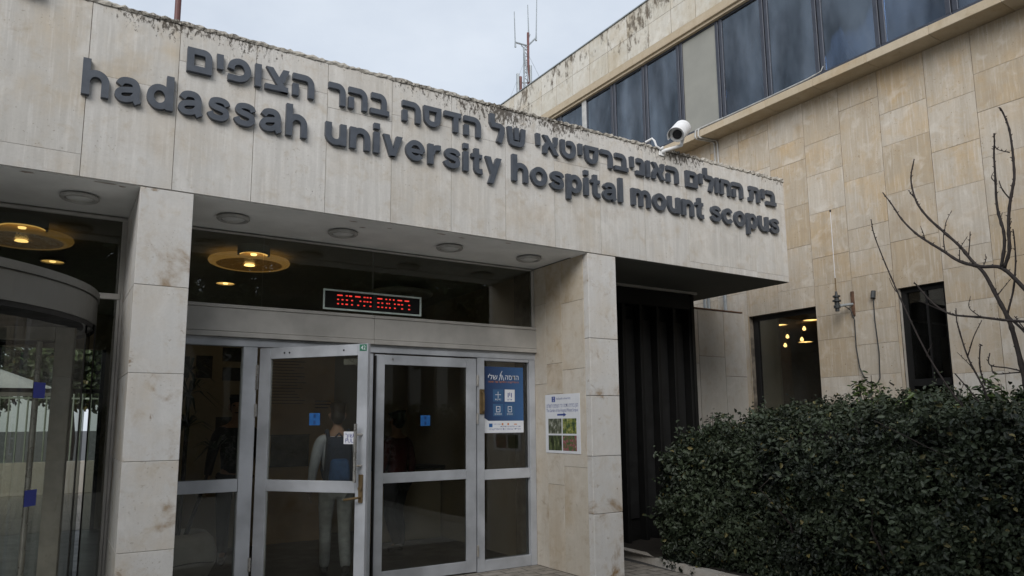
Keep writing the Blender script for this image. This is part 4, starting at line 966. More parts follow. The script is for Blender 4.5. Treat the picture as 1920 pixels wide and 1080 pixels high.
# ------------------------------------------------------------------ leaves
def leaves(name, pts, nrm, size, mat, parent=None, org=(0, 0, 0), aspect=.55, spread=.9, fold=.25, tone=None):
    """one mesh of folded oval leaves; pts (n,3), nrm (n,3) preferred facing"""
    n = len(pts); pts = np.asarray(pts, float); nrm = np.asarray(nrm, float)
    nn = nrm + rng.normal(0, spread, (n, 3)); nn /= np.linalg.norm(nn, axis=1, keepdims=True)+1e-9
    d = rng.normal(0, 1, (n, 3)); d -= nn*(d*nn).sum(1, keepdims=True); d /= np.linalg.norm(d, axis=1, keepdims=True)+1e-9
    s = np.cross(nn, d); L = rng.uniform(size[0], size[1], (n, 1)); Wd = L*aspect*rng.uniform(.8, 1.2, (n, 1))
    base = pts; tip = pts+d*L-nn*L*.12
    l1 = pts+d*L*.32+s*Wd*.5+nn*Wd*fold; l2 = pts+d*L*.70+s*Wd*.42+nn*Wd*fold*.8
    q1 = pts+d*L*.32-s*Wd*.5+nn*Wd*fold; q2 = pts+d*L*.70-s*Wd*.42+nn*Wd*fold*.8
    vs = np.stack([base, l1, l2, tip, q2, q1], 1).reshape(-1, 3) - (np.array(wloc(parent)) if parent is not None else np.array(org))
    k = np.arange(n)*6
    fs = np.stack([np.stack([k, k+1, k+2, k+3], 1), np.stack([k, k+3, k+4, k+5], 1)], 1).reshape(-1)
    me = bpy.data.meshes.new(name); me.vertices.add(n*6); me.vertices.foreach_set('co', vs.ravel())
    me.loops.add(n*8); me.loops.foreach_set('vertex_index', fs); me.polygons.add(n*2)
    me.polygons.foreach_set('loop_start', np.arange(n*2)*4); me.polygons.foreach_set('loop_total', np.full(n*2, 4))
    a = me.color_attributes.new('leaf', 'FLOAT_COLOR', 'CORNER')
    c = np.ones((n, 4)); c[:, 0] = rng.random(n)**1.6 if tone is None else np.clip(tone, 0, 1); c[:, 1] = rng.random(n)
    a.data.foreach_set('color', np.repeat(c, 8, axis=0).ravel())
    me.update(); me.validate()
    return link(name, me, mat, parent, (0, 0, 0) if parent is not None else org)
def fnoise(x, y, seed=0):
    r_ = np.random.default_rng(seed); v = 0
    for k in range(7):
        f = 1.1*1.55**k; a, b_, p, q = r_.uniform(-1, 1, 4)
        nn = math.hypot(a, b_); v = v + np.sin(f*(a*x+b_*y)/nn*2+p*9)*np.cos(f*(b_*x-a*y)/nn*1.7+q*9)/1.35**k
    return v
# ------------------------------------------------------------------ hedge
hd = thing('hedge', (8.2, 4.5, Z0), 'dense dark green hedge filling the bed in front of the side wing', 'hedge')
HX0, HX1, HY0, HY1 = 6.28, 10.28, .6, 7.35
def htop(x, y):
    t = (x-HX0)/(HX1-HX0)
    h = 1.40 + .36*t + .07*(HY1-y)/3 + .13*fnoise(x, y, 3) + .06*fnoise(x*3, y*3, 5)
    h -= .22*np.clip((y-5.9)/.8, 0, 1)*(1-t)
    return h
hend = lambda x: 6.58+(x-HX0)*.27
N1 = 46000
ux = rng.uniform(HX0, HX1, N1); uy = HY0+rng.random(N1)*(hend(ux)-HY0); tz = htop(ux, uy) + .01 - rng.exponential(.055, N1)
p1 = np.stack([ux, uy, tz], 1); n1_ = np.tile([-.35, -.15, .9], (N1, 1))
N2 = 62000
uy = rng.uniform(HY0, hend(HX0), N2); uz_ = rng.random(N2)**.85
top = htop(np.full(N2, HX0+.1), uy); z = Z0+.02+uz_*(top-Z0)
bul = .10*fnoise(uy*1.3, z*1.6, 9)+.05*fnoise(uy*3.5, z*3.5, 12)
x = HX0-.02+.08*np.clip(1-z/.7, 0, 1)-bul*.9+.22*np.clip((z-.75*top)/(.25*top), 0, 1)**2+rng.exponential(.085, N2)
p2 = np.stack([x, uy, z], 1); n2_ = np.tile([-.95, -.15, .35], (N2, 1))
N3 = 15000
ux = rng.uniform(HX0, HX1, N3); y_ = hend(ux)+.10*fnoise(ux*1.4, ux*.3, 21); z = Z0+rng.random(N3)*(htop(ux, y_)-Z0)
p3 = np.stack([ux, y_-rng.exponential(.05, N3), z], 1); n3_ = np.tile([-.3, .7, .4], (N3, 1))
PP = np.concatenate([p1, p2, p3]); NN = np.concatenate([n1_, n2_, n3_])
clump = .42+.40*fnoise(PP[:, 0]*1.1+PP[:, 1], PP[:, 2]*1.6, 31)+rng.normal(0, .24, len(PP))
leaves('foliage', PP, NN, (.022, .068), Mt['hedge'], hd, spread=.9, tone=clump)
# sprays of larger shoots standing out of the outline
sp = []; st_ = []
for k in range(1150):
    if random.random() < .72: x = random.uniform(HX0, HX1); y = random.uniform(HY0+1, hend(x)); z = float(htop(np.array(x), np.array(y)))
    else: y = random.uniform(HY0+1, hend(HX0)); x = HX0-.03; z = random.uniform(.35, 1.3)
    dr = Vector((random.gauss(-.35, .4), random.gauss(0, .4), random.uniform(.25, 1))).normalized()
    ln_ = random.choice((5, 6, 7, 9, 12)); tn_ = random.choice((.2, .4, .6, .9, 1.0)); st_ += [min(1, max(0, tn_+random.gauss(0, .15))) for _ in range(ln_)]
    for j in range(ln_): sp.append(tuple(Vector((x, y, z-.04))+dr*(.026*j)+Vector((random.gauss(0, .016), random.gauss(0, .016), random.gauss(0, .01)))))
leaves('shoot', np.array(sp), np.tile([-.4, -.3, .8], (len(sp), 1)), (.03, .075), Mt['hedge'], hd, spread=.8, tone=np.array(st_))
b = MB()
for k in range(240):
    x = random.uniform(HX0+.1, HX1); y = random.uniform(HY0, hend(x)-.1)
    zt = float(htop(np.array(x), np.array(y)))-.1; pts_ = [(x, y, Z0)]
    for j in range(1, 5): pts_.append((x+random.gauss(0, .05)*j, y+random.gauss(0, .05)*j, Z0+(zt-Z0)*j/4))
    b.tube(pts_, [.014, .011, .009, .006, .003], 4)
build('stem', b, Mt['bark'], hd)
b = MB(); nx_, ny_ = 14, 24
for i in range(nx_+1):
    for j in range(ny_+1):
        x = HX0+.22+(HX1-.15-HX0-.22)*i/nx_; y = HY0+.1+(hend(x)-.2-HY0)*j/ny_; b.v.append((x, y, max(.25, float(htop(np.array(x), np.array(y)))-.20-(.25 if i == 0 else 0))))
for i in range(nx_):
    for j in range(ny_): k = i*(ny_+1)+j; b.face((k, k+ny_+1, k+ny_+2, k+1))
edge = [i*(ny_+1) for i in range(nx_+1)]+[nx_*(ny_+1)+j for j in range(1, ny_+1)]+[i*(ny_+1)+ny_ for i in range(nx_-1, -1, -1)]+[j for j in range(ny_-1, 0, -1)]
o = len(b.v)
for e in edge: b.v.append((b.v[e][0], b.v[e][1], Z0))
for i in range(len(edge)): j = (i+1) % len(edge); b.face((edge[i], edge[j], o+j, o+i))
build('shade_core', b, simple('dark_twig_shade', (.010, .009, .006), .95, var=.5, scale=40), hd)  # dark shell added inside the hedge to block light behind the leaves

def shrub(loc, h, rad, nst, label, size=(.06, .11)):
    s_ = thing('shrub', loc, label, 'shrub'); b = MB(); P_, N_, T_ = [], [], []
    for k in range(nst):
        a_ = random.uniform(0, 2*math.pi); r_ = rad*random.uniform(.1, 1); hh = h*random.uniform(.72, 1.0)*(1-.25*(r_/rad)**2)
        p0 = Vector(loc); p3_ = p0+Vector((r_*math.cos(a_), r_*math.sin(a_), hh)); mid = p0.lerp(p3_, .55)+Vector((random.gauss(0, .04), random.gauss(0, .04), .05))
        b.tube([p0, mid, p3_], [.012, .009, .004], 5); tn = random.random()
        for j in range(34):
            t_ = 1-random.random()**1.7*.45; c_ = mid.lerp(p3_, max(0, (t_-.55)/.45))
            P_.append(c_+Vector((random.gauss(0, .045), random.gauss(0, .045), random.gauss(0, .025)))); N_.append((random.gauss(0, .4), random.gauss(-.2, .4), 1)); T_.append(min(1, max(0, tn+random.gauss(0, .25))))
    build('stem', b, Mt['bark'], s_)
    leaves('foliage', np.array([tuple(p) for p in P_]), np.array(N_), size, Mt['shrub'], s_, aspect=.36, spread=.5, tone=np.array(T_))
shrub((9.72, 5.98, Z0), 2.38, .42, 46, 'leafy shrub with yellow-green tips against the wing wall between the windows')
shrub((8.6, 4.72, Z0), 2.08, .45, 36, 'low yellowish green shrub rising from the hedge under the narrow window')
shrub((8.3, 3.72, Z0), 2.22, .48, 44, 'bushy green shrub beside the bare tree at the right edge')
def weed(loc, h, label):
    s_ = thing('dry_weed', loc, label, 'weed'); b = MB(); P_ = []
    for k in range(11):
        a_ = random.uniform(0, 6.28); r_ = random.uniform(.1, .38); tip = Vector(loc)+Vector((r_*math.cos(a_), r_*math.sin(a_)*.8, h*random.uniform(.75, 1)))
        mid = Vector(loc).lerp(tip, .6)+Vector((random.gauss(0, .04), random.gauss(0, .04), 0)); b.tube([loc, mid, tip], [.006, .004, .002], 4)
        for j in range(16): P_.append(tuple(mid.lerp(tip, random.random())+Vector((random.gauss(0, .02), random.gauss(0, .02), random.gauss(0, .02)))))
    build('stem', b, Mt['bark'], s_); leaves('foliage', np.array(P_), np.tile([0, 0, 1.], (len(P_), 1)), (.02, .045), Mt['dry'], s_, aspect=.3, spread=1)
weed((7.55, 6.75, Z0), 1.86, 'thin brown weed stems above the hedge in front of the garden wall')
weed((9.4, 7.05, Z0), 1.95, 'dry weed sprigs at the foot of the wall beside the lit side window')

# ------------------------------------------------------------------ bare tree at the right
bt = thing('bare_tree', (7.0, 2.87, Z0), 'leafless tree with dark knobbly branches at the right edge', 'tree')
def branch(name, pts, r0, r1, wob=.05, seed=0):
    rr = random.Random(seed); P_ = cat_rom3(pts, 5); n = len(P_); b = MB(); rs = []
    Q = []
    ph = rr.uniform(0, 6)
    for i, p in enumerate(P_):
        t_ = i/(n-1); Q.append((p[0]+wob*math.sin(t_*5+ph)*t_, p[1], p[2])); rs.append(.82*(r0+(r1-r0)*t_)*(1.0+(.30 if i % 3 == 0 else 0)*rr.random()))
    b.tube(Q, rs, 7)
    for i in range(2, n-1):
        if rr.random() < .55:
            p = Vector(Q[i]); q = rr.uniform(0, 6.28); d = Vector((math.cos(q)*.6, math.sin(q), .7)).normalized(); r_ = rs[i]
            b.tube([p+d*r_*.4, p+d*(r_+.004), p+d*(r_+.010+.008*rr.random())], [r_*.5+.002, .0045, .002], 5)
    return build(name, b, Mt['bark'], bt, smooth=True)
def cat_rom3(pts, n):
    P_ = [np.array(p, float) for p in pts]
    if len(P_) == 2: return [tuple(P_[0]*(1-t)+P_[1]*t) for t in np.linspace(0, 1, n*2)]
    P_ = [2*P_[0]-P_[1]]+P_+[2*P_[-1]-P_[-2]]; o = []
    for i in range(1, len(P_)-2):
        for k in range(n):
            t = k/n; a, b_, c, d = P_[i-1:i+3]; o.append(tuple(.5*((2*b_)+(-a+c)*t+(2*a-5*b_+4*c-d)*t*t+(-a+3*b_-3*c+d)*t**3)))
    o.append(tuple(P_[-2])); return o
BR = [
 ('trunk', [(7.02, 2.86, Z0-.05), (7.0, 2.873, .7), (7, 2.873, 1.335), (7, 2.874, 1.735), (7, 2.894, 2.025), (7, 2.933, 2.337), (7, 2.964, 2.494), (7, 3.037, 2.704), (7, 3.117, 2.921), (7, 3.204, 3.046), (7, 3.296, 3.205), (7, 3.424, 3.371), (7, 3.548, 3.532), (7, 3.636, 3.687), (7, 3.675, 3.833), (7, 3.683, 3.987), (7, 3.636, 4.159)], .030, .007, .0),
 ('branch', [(7, 2.55, 2.40), (7, 2.70, 2.59), (7, 2.798, 2.709), (7, 2.963, 2.936), (7, 3.134, 2.983), (7, 3.309, 3.066), (7, 3.449, 3.196), (7, 3.601, 3.333), (7, 3.709, 3.448), (7, 3.813, 3.598), (7, 3.896, 3.767), (7, 3.978, 3.913)], .026, .006, .0),
 ('branch', [(7, 2.974, 2.945), (7, 2.931, 3.136), (7, 2.93, 3.281), (7, 2.959, 3.434), (7, 2.966, 3.584), (7, 2.952, 3.778), (7, 2.934, 3.971), (7, 2.907, 4.062), (7, 2.891, 4.147)], .017, .007, .06),
 ('branch', [(7, 2.95, 2.938), (7, 2.894, 3.08), (7, 2.88, 3.269), (7, 2.858, 3.457), (7, 2.819, 3.64), (7, 2.806, 3.733), (7, 2.806, 3.905), (7, 2.809, 4.053), (7, 2.816, 4.205), (7, 2.838, 4.338), (7, 2.846, 4.382)], .018, .008, -.08),
 ('twig', [(7, 2.836, 3.514), (7, 2.878, 3.598), (7, 2.918, 3.723)], .009, .005, .03), ('twig', [(7, 3.67, 3.777), (7, 3.72, 3.862)], .007, .004, .0),
 ('branch', [(7.02, 2.98, 2.51), (7.05, 2.92, 2.733), (7.05, 2.892, 2.942), (7.05, 2.882, 3.132), (7.05, 2.864, 3.272)], .011, .006, .05),
 ('branch', [(7.0, 2.45, 2.30), (6.9, 2.651, 2.398), (6.9, 2.804, 2.435), (6.9, 2.964, 2.469), (6.9, 3.131, 2.514), (6.9, 3.307, 2.551), (6.9, 3.406, 2.584), (6.9, 3.509, 2.663), (6.9, 3.597, 2.777), (6.9, 3.662, 2.89), (6.9, 3.676, 2.913)], .016, .007, -.05),
 ('branch', [(7, 2.963, 2.504), (7, 2.834, 2.344), (7, 2.712, 2.174)], .014, .010, .05), ('twig', [(7, 2.80, 2.30), (6.98, 2.86, 2.42), (6.97, 2.90, 2.50)], .008, .004, .0),
 ('branch', [(7.2, 3.2, .9), (7.4, 3.317, 1.553), (7.4, 3.38, 1.849), (7.4, 3.404, 1.94), (7.4, 3.512, 2.21), (7.4, 3.582, 2.502), (7.4, 3.602, 2.61), (7.4, 3.598, 2.704)], .015, .005, .05),
 ('twig', [(7.4, 3.515, 2.221), (7.4, 3.37, 2.554)], .008, .004, .03), ('twig', [(7.4, 3.386, 1.939), (7.4, 3.412, 2.101), (7.4, 3.393, 2.302), (7.4, 3.383, 2.311)], .009, .006, .02),
 ('twig', [(7, 2.886, 2.02), (7, 3.005, 2.06), (7, 3.138, 2.097), (7, 3.141, 2.202)], .008, .006, .03), ('twig', [(7, 2.886, 2.02), (7, 3.111, 2.016), (7, 3.151, 2.098)], .007, .005, -.03),
 ('branch', [(7.25, 3.15, .9), (7.4, 3.274, 1.312), (7.4, 3.414, 1.494), (7.4, 3.668, 1.834), (7.4, 3.887, 2.241), (7.4, 4.063, 2.697), (7.4, 4.197, 3.113), (7.4, 4.264, 3.357), (7.4, 4.321, 3.605), (7.4, 4.331, 3.773)], .014, .006, .05),
 ('branch', [(7.3, 3.25, 1.2), (7.4, 3.358, 1.602), (7.4, 3.476, 1.828), (7.4, 3.657, 2.066)], .012, .007, .03),
 ('twig', [(7, 3.431, 3.182), (7, 3.436, 3.296), (7, 3.422, 3.397)], .007, .004, .0), ('twig', [(7, 3.231, 3.101), (7, 3.211, 3.221), (7, 3.197, 3.323)], .007, .004, .0)]
rt_ = random.Random(5)
for (x, y, z) in ((7, 3.31, 3.08), (7, 3.60, 3.33), (7, 3.42, 3.37), (7, 2.93, 3.28), (7, 2.95, 3.72), (7, 2.81, 3.95), (7, 2.88, 3.25), (6.9, 3.13, 2.51), (6.9, 3.4, 2.58), (7.4, 3.45, 2.05), (7.4, 3.9, 2.25), (7.4, 4.15, 2.95), (7, 3.12, 2.98), (7, 3.03, 2.70), (7.4, 3.60, 1.75)):
    q = Vector((rt_.gauss(0, .05), rt_.gauss(0, .10), rt_.uniform(.08, .22))); BR.append(('twig', [(x, y, z), tuple(Vector((x, y, z))+q*.5+Vector((0, rt_.gauss(0, .02), 0))), tuple(Vector((x, y, z))+q)], .006, .0025, 0))
for i, (n_, pts_, a_, c_, w__) in enumerate(BR): branch(n_, pts_, a_, c_, w__, i)

# ------------------------------------------------------------------ lobby contents
def lamp(x, y, z, label, lit=True):
    t = thing('pendant_lamp', (x, y, z), label, 'lamp', 'disc lamps in the lobby')
    b = MB(); b.lathe([(0, .012), (.24, .010), (.33, .006), (.36, .004)], (x, y, z), 40); build('lens', b, Mt['amber_dim'] if lit else Mt['unlit'], t, smooth=True)
    b = MB(); b.lathe([(.36, .004), (.40, .0), (.44, .018), (.45, .04), (.44, .06), (.25, .095), (0, .10)], (x, y, z), 40); build('rim', b, Mt['amber'] if lit else Mt['unlit'], t, smooth=True)
    if lit:
        b = MB(); b.lathe([(.0, .012), (.05, .008), (.06, -.004), (.0, -.008)], (x, y, z), 16); build('bulb', b, Mt['bulb'], t)
def spot(x, y, z, r_, label, grp, m=None, top=None):
    t = thing('recessed_lamp', (x, y, z), label, 'lamp', grp)
    b = MB(); b.lathe([(r_+.02, 0 if top is None else top-z), (r_+.02, -.02), (r_, -.022), (r_, .03)], (x, y, z), 32); build('trim', b, Mt['ceil_in'] if top else Mt['lampring'], t)
    b = MB(); b.lathe([(r_-.001, -.012), (r_*.6, .01), (0, .012)] if top else [(r_-.001, -.008), (0, -.008)], (x, y, z), 32); build('reflector', b, m or Mt['glow'], t)
    b = MB(); b.lathe([(0, -.03), (.03, -.025), (.035, -.01), (0, -.0085)], (x, y, z), 16); build('bulb', b, Mt['bulb'], t)
lamp(1.83, 8.55, 3.46, 'amber disc lamp behind the transom right of the column')
lamp(-.36, 8.5, 3.455, 'amber disc lamp behind the transom above the revolving door')
lamp(4.05, 9.3, 3.40, 'unlit disc lamp behind the transom near the right pier', False)
spot(1.77, 8.08, 3.50, .15, 'small lit drum lamp in front of the amber disc right of the column', 'drum lamps near the lobby glass', Mt['glow'], 3.57)
spot(-.345, 8.05, 3.50, .19, 'small lit drum lamp in front of the amber disc over the revolving door', 'drum lamps near the lobby glass', Mt['glow'], 3.57)
spot(1.9, 10.3, 3.565, .12, 'small lit recessed lamp deeper in the lobby right of the column', 'recessed lobby lamps')
spot(-.1, 9.9, 3.565, .12, 'small lit recessed lamp deeper in the lobby over the revolving door', 'recessed lobby lamps')
for (x, y, z, r_, lb) in ((11.55, 8.75, 3.44, .13, 'left lit ceiling lamp inside the side window'), (11.5, 8.05, 3.44, .14, 'right lit ceiling lamp inside the side window'), (14.6, 10.4, 3.44, .16, 'farthest lit ceiling lamp inside the side window')):
    spot(x, y, z, r_, lb, 'ceiling lamps inside the side window', Mt['glow2'])
for (x, y, z, lb) in ((12.2, 9.15, 3.10, 'lowest glowing bulb inside the side window'), (12.15, 9.05, 3.26, 'dim bulb just above the lowest one inside the side window'), (11.9, 8.55, 3.14, 'right glowing bulb inside the side window'), (11.85, 8.45, 3.33, 'topmost glowing bulb inside the side window')):
    t = thing('hanging_bulb', (x, y, z), lb, 'lamp', 'hanging bulbs inside the side window')
    b = MB(); b.lathe([(0, -.032), (.025, -.022), (.034, 0), (.025, .022), (.012, .05), (0, .05)], (x, y, z), 16); build('bulb', b, Mt['bulb'], t, smooth=True)
    b = MB(); b.tube([(x, y, z+.07), (x, y, 3.45)], .006, 5); build('cord', b, Mt['cable'], t)
def board(x0, x1, z0, z1, label, m='board', y=11.1):
    t = thing('display_board', ((x0+x1)/2, y, z0), label, 'board', 'exhibition boards on the lobby wall')
    b = MB(); b.bbox(x0, x1, y-.03, y-.002, z0, z1, .003); build('panel', b, Mt[m], t); return t
t = board(1.42, 2.58, .75, 2.85, 'pale exhibition board with dark photographs seen through the left side light')
for (x0, x1, z0, z1) in ((1.70, 1.92, 2.30, 2.62), (2.06, 2.33, 2.27, 2.46), (1.45, 1.62, 2.3, 2.6), (2.0, 2.5, 1.35, 1.75), (2.05, 2.35, 2.55, 2.75)):
    b = MB(); b.box(x0, x1, 11.066, 11.0695, z0, z1); build('photo', b, Mt['picture'], t)
b = MB()
for k in range(16): b.box(2.36, 2.36+random.uniform(.12, .2), 11.067, 11.0697, 2.55-.04*k, 2.56-.04*k)
build('caption', b, Mt['picture'], t)
b = MB()
for k in range(16): b.box(2.74, 2.74+random.uniform(.35, .55), 11.0575, 11.0597, 2.62-.045*k, 2.63-.045*k)
for k in range(3): b.box(3.42, 3.42+random.uniform(.2, .28), 11.0575, 11.0597, 1.98-.05*k, 1.995-.05*k)
wp = bpy.data.objects['wood_panel']; build('caption', b, Mt['picture'], wp)
t = thing('framed_picture', (3.05, 11.05, 1.05), 'wide dark framed picture on the orange wood panel', 'picture')
b = MB(); b.bbox(2.78, 3.34, 11.03, 11.058, 1.03, 1.47, .004); build('print', b, Mt['picture'], t)
b = MB()
for (x0, x1, z0, z1) in ((2.77, 3.35, 1.472, 1.485), (2.77, 3.35, 1.015, 1.028)): b.box(x0, x1, 11.025, 11.058, z0, z1)
build('frame', b, Mt['black'], t)
t = thing('lobby_counter', (4.6, 10.3, Z0), 'dark reception counter deep in the lobby behind the closed door', 'counter')
b = MB(); b.bbox(3.95, 5.15, 10.2, 10.7, Z0, .95, .01); build('body', b, Mt['wall_in'], t); b = MB(); b.bbox(3.9, 5.18, 10.12, 10.75, .952, 1.0, .006); build('worktop', b, Mt['floor_in'], t)
# potted dracaena
pt = thing('potted_plant', (1.28, 8.85, Z0), 'tall palm-like plant in a round pale pot behind the left side light', 'plant')
b = MB(); b.lathe([(0, 0), (.22, 0), (.30, .06), (.385, .22), (.395, .34), (.35, .48), (.27, .56), (.25, .55), (.25, .50), (0, .50)], (1.28, 8.85, Z0), 40); build('pot', b, Mt['pot'], pt, smooth=True)
b = MB(); b.tube([(1.285+.39*math.cos(q*.1), 8.85+.39*math.sin(q*.1), Z0+.26+.018*math.sin(q*.35)) for q in range(-40, -5)], .006, 5); build('pot_crack_line', b, Mt['soil'], pt)
b = MB(); b.tube([(1.26, 8.85, .40), (1.29, 8.85, 1.1), (1.30, 8.85, 1.95)], [.03, .025, .02], 7); b.tube([(1.33, 8.83, .40), (1.45, 8.8, .8), (1.60, 8.78, 1.35)], [.025, .02, .015], 7); b.tube([(1.24, 8.8, .4), (1.22, 8.75, .9)], [.02, .014], 7); build('stem', b, Mt['bark'], pt)
b = MB()
for (cx, cy, cz, L_, n_) in ((1.30, 8.85, 1.98, .42, 34), (1.30, 8.85, 1.62, .36, 24), (1.60, 8.78, 1.36, .30, 22), (1.22, 8.75, .92, .30, 20), (1.30, 8.85, 2.25, .35, 18)):
    for k in range(n_):
        a_ = random.uniform(0, 6.28); el = random.uniform(-.2, 1.1); l = L_*random.uniform(.7, 1.1); d = Vector((math.cos(a_)*math.cos(el), math.sin(a_)*math.cos(el), math.sin(el))); s = Vector((-math.sin(a_), math.cos(a_), 0))
        p0 = Vector((cx, cy, cz)); q1 = p0+d*l*.55; q2 = p0+d*l+Vector((0, 0, -l*.35)); o = len(b.v)
        for p, w_ in ((p0, .010), (q1, .018), (q2, .002)): b.v += [tuple(p-s*w_), tuple(p+s*w_)]
        c_ = (random.random(), random.random()*.8, 0); b.face((o, o+1, o+3, o+2), 0, c_); b.face((o+2, o+3, o+5, o+4), 0, c_)
build('foliage', b, Mt['indoor_leaf'], pt, attr='leaf', recalc=False)

# ------------------------------------------------------------------ people
def skin(name, nodes, edges, mat, parent, sub=2, root=None):
    names = list(nodes); me = bpy.data.meshes.new(name)
    org = wloc(parent)
    me.from_pydata([Vector(nodes[k][:3]) for k in names], [(names.index(a), names.index(c)) for a, c in edges], [])
    o = bpy.data.objects.new(name, me); COL.objects.link(o)
    o.modifiers.new('s', 'SKIN'); 
    for i, k in enumerate(names):
        r_ = nodes[k][3]; r_ = r_ if isinstance(r_, tuple) else (r_, r_); me.skin_vertices[0].data[i].radius = r_; me.skin_vertices[0].data[i].use_root = (k == (root or names[0]))
    m = o.modifiers.new('u', 'SUBSURF'); m.levels = sub; m.render_levels = sub
    dg = bpy.context.evaluated_depsgraph_get(); dg.update()
    m2 = bpy.data.meshes.new_from_object(o.evaluated_get(dg)); bpy.data.objects.remove(o); bpy.data.meshes.remove(me)
    m2.polygons.foreach_set('use_smooth', [True]*len(m2.polygons)); m2.name = name
    m2.materials.clear()
    return link(name, m2, mat, parent)
def person(loc, rz, H, label, top_m, leg_m, hair_m, phase=1., shoe_m=None, head_turn=0.):
    """standing/walking figure facing +y in its own space, scaled to height H"""
    k = H/1.80; t = thing('person', loc, label, 'person', rz=rz)
    def S_(d): return {n: (v[0]*k, v[1]*k, v[2]*k, (tuple(q*k for q in v[3]) if isinstance(v[3], tuple) else v[3]*k)) for n, v in d.items()}
    ph = phase
    legs = {'pelvis': (0, 0, .96, (.15, .105))}
    for s, n, st_ in ((-1, 'l', ph), (1, 'r', -ph)):
        legs.update({n+'hip': (s*.095, 0, .90, .095), n+'knee': (s*.095, .06+.05*st_, .50, .062), n+'calf': (s*.095, .0+.07*st_, .34, .06), n+'ank': (s*.095, -.03+.15*st_-(.07 if st_ < 0 else 0), .10+(.05 if st_ < 0 else 0), .042)})
    E_ = [('pelvis', 'lhip'), ('pelvis', 'rhip')]+[(n+a, n+c) for n in 'lr' for a, c in (('hip', 'knee'), ('knee', 'calf'), ('calf', 'ank'))]
    body = dict(legs); body = {n: (v[0], v[1], v[2], (v[3][0]*.9, v[3][1]*.9) if isinstance(v[3], tuple) else v[3]*.85) for n, v in body.items()}
    body.update({'waist': (0, 0, 1.10, (.125, .09)), 'chest': (0, .0, 1.32, (.145, .10)), 'neckb': (0, 0, 1.475, (.065, .06)), 'neck': (0, .015, 1.55, .052), 'jaw': (0, .035, 1.61, (.055, .07)), 'head': (0, .025, 1.70, (.073, .092)), 'crown': (0, .015, 1.765, (.055, .065))})
    E2 = E_+[('pelvis', 'waist'), ('waist', 'chest'), ('chest', 'neckb'), ('neckb', 'neck'), ('neck', 'jaw'), ('jaw', 'head'), ('head', 'crown')]
    arms = {}
    for s, n, st_ in ((-1, 'l', -ph), (1, 'r', ph)):
        arms.update({n+'sh': (s*.185, 0, 1.43, .058), n+'elb': (s*.245, -.03+.03*st_, 1.15, .042), n+'wri': (s*.275, .05+.07*st_, .91, .027), n+'palm': (s*.280, .075+.075*st_, .855, (.018, .036))})
        E2 += [('chest' if False else 'neckb', n+'sh'), (n+'sh', n+'elb'), (n+'elb', n+'wri'), (n+'wri', n+'palm')]
    body.update(arms)
    for n in 'lr':   # bare feet inside the shoes keep the body whole
        a = legs[n+'ank']; body[n+'toe'] = (a[0], a[1]+.13, max(.035, a[2]-.075), .03); E2.append((n+'ank', n+'toe'))
    bo = skin('body', S_(body), E2, Mt['skin'], t, root='pelvis')
    # hands: five unequal bent fingers rooted in the palm
    for s, n in ((-1, 'l'), (1, 'r')):
        p = Vector(arms[n+'palm'][:3]); b = MB()
        for i, ln in enumerate((.075, .085, .08, .062)):
            q0 = p+Vector((-s*.004, (.030-.019*i), -.022)); q1 = q0+Vector((-s*.006, .006, -ln*.5)); q2 = q1+Vector((-s*.016, .010, -ln*.42))
            b.tube([q0*k, q1*k, q2*k], [.0088*k, .0082*k, .006*k], 7)
        q0 = p+Vector((-s*.006, .034, .012)); b.tube([q0*k, (q0+Vector((-s*.012, .030, -.024)))*k, (q0+Vector((-s*.018, .038, -.052)))*k], [.0105*k, .0095*k, .007*k], 7)
        hb = build('fingers', b, Mt['skin'], bo, smooth=True, local=True)
    # face: nose, eyes, mouth, ears
    b = MB(); b.tube([Vector((0, .118, 1.715))*k, Vector((0, .138, 1.672))*k, Vector((0, .112, 1.660))*k], [.007*k, .013*k, .010*k], 8)
    for s in (-1, 1): b.tube([Vector((s*.076, .02, 1.72))*k, Vector((s*.086, .012, 1.695))*k, Vector((s*.076, .022, 1.655))*k], [.010*k, .016*k, .009*k], 8)
    build('face_features', b, Mt['skin'], bo, smooth=True, local=True)
    b = MB()
    for s in (-1, 1): b.tube([Vector((s*.030-.012, .106, 1.706))*k, Vector((s*.030+.012, .106, 1.706))*k], .007*k, 8)
    b.tube([Vector((-.02, .107, 1.628))*k, Vector((.02, .107, 1.628))*k], .005*k, 8); build('eyes_mouth', b, hair_m, bo, local=True)
    cl = {n: (v[0], v[1], v[2], (v[3][0]*1.08, v[3][1]*1.1) if isinstance(v[3], tuple) else v[3]*1.14) for n, v in legs.items()}
    for n in 'lr':
        a = cl[n+'ank']; cl[n+'ank'] = (a[0], a[1], a[2]-.035, .058); a = cl[n+'calf']; cl[n+'calf'] = (a[0], a[1], a[2], .068)
    skin('trousers', S_(cl), E_, leg_m, t, root='pelvis')
    sh = {'hem': (0, 0, .93, (.165, .115)), 'waist': (0, 0, 1.10, (.152, .112)), 'chest': (0, 0, 1.32, (.170, .122)), 'yoke': (0, 0, 1.445, (.115, .082)), 'collar': (0, .0, 1.505, (.072, .068))}
    E3 = [('hem', 'waist'), ('waist', 'chest'), ('chest', 'yoke'), ('yoke', 'collar')]
    for s, n in ((-1, 'l'), (1, 'r')):
        a = arms
        sh.update({n+'sh': (s*.182, 0, 1.425, .072), n+'elb': (*a[n+'elb'][:3], .056), n+'cuf': (s*.268, a[n+'wri'][1]-.01, .95, .042)}); E3 += [('yoke', n+'sh'), (n+'sh', n+'elb'), (n+'elb', n+'cuf')]
    skin('shirt', S_(sh), E3, top_m, t, root='chest')
    hr = {'top': (0, .0, 1.775, (.066, .082)), 'mid': (0, -.012, 1.725, (.082, .094)), 'nape': (0, -.035, 1.64, (.062, .060)), 'low': (0, -.03, 1.59, (.046, .04))}
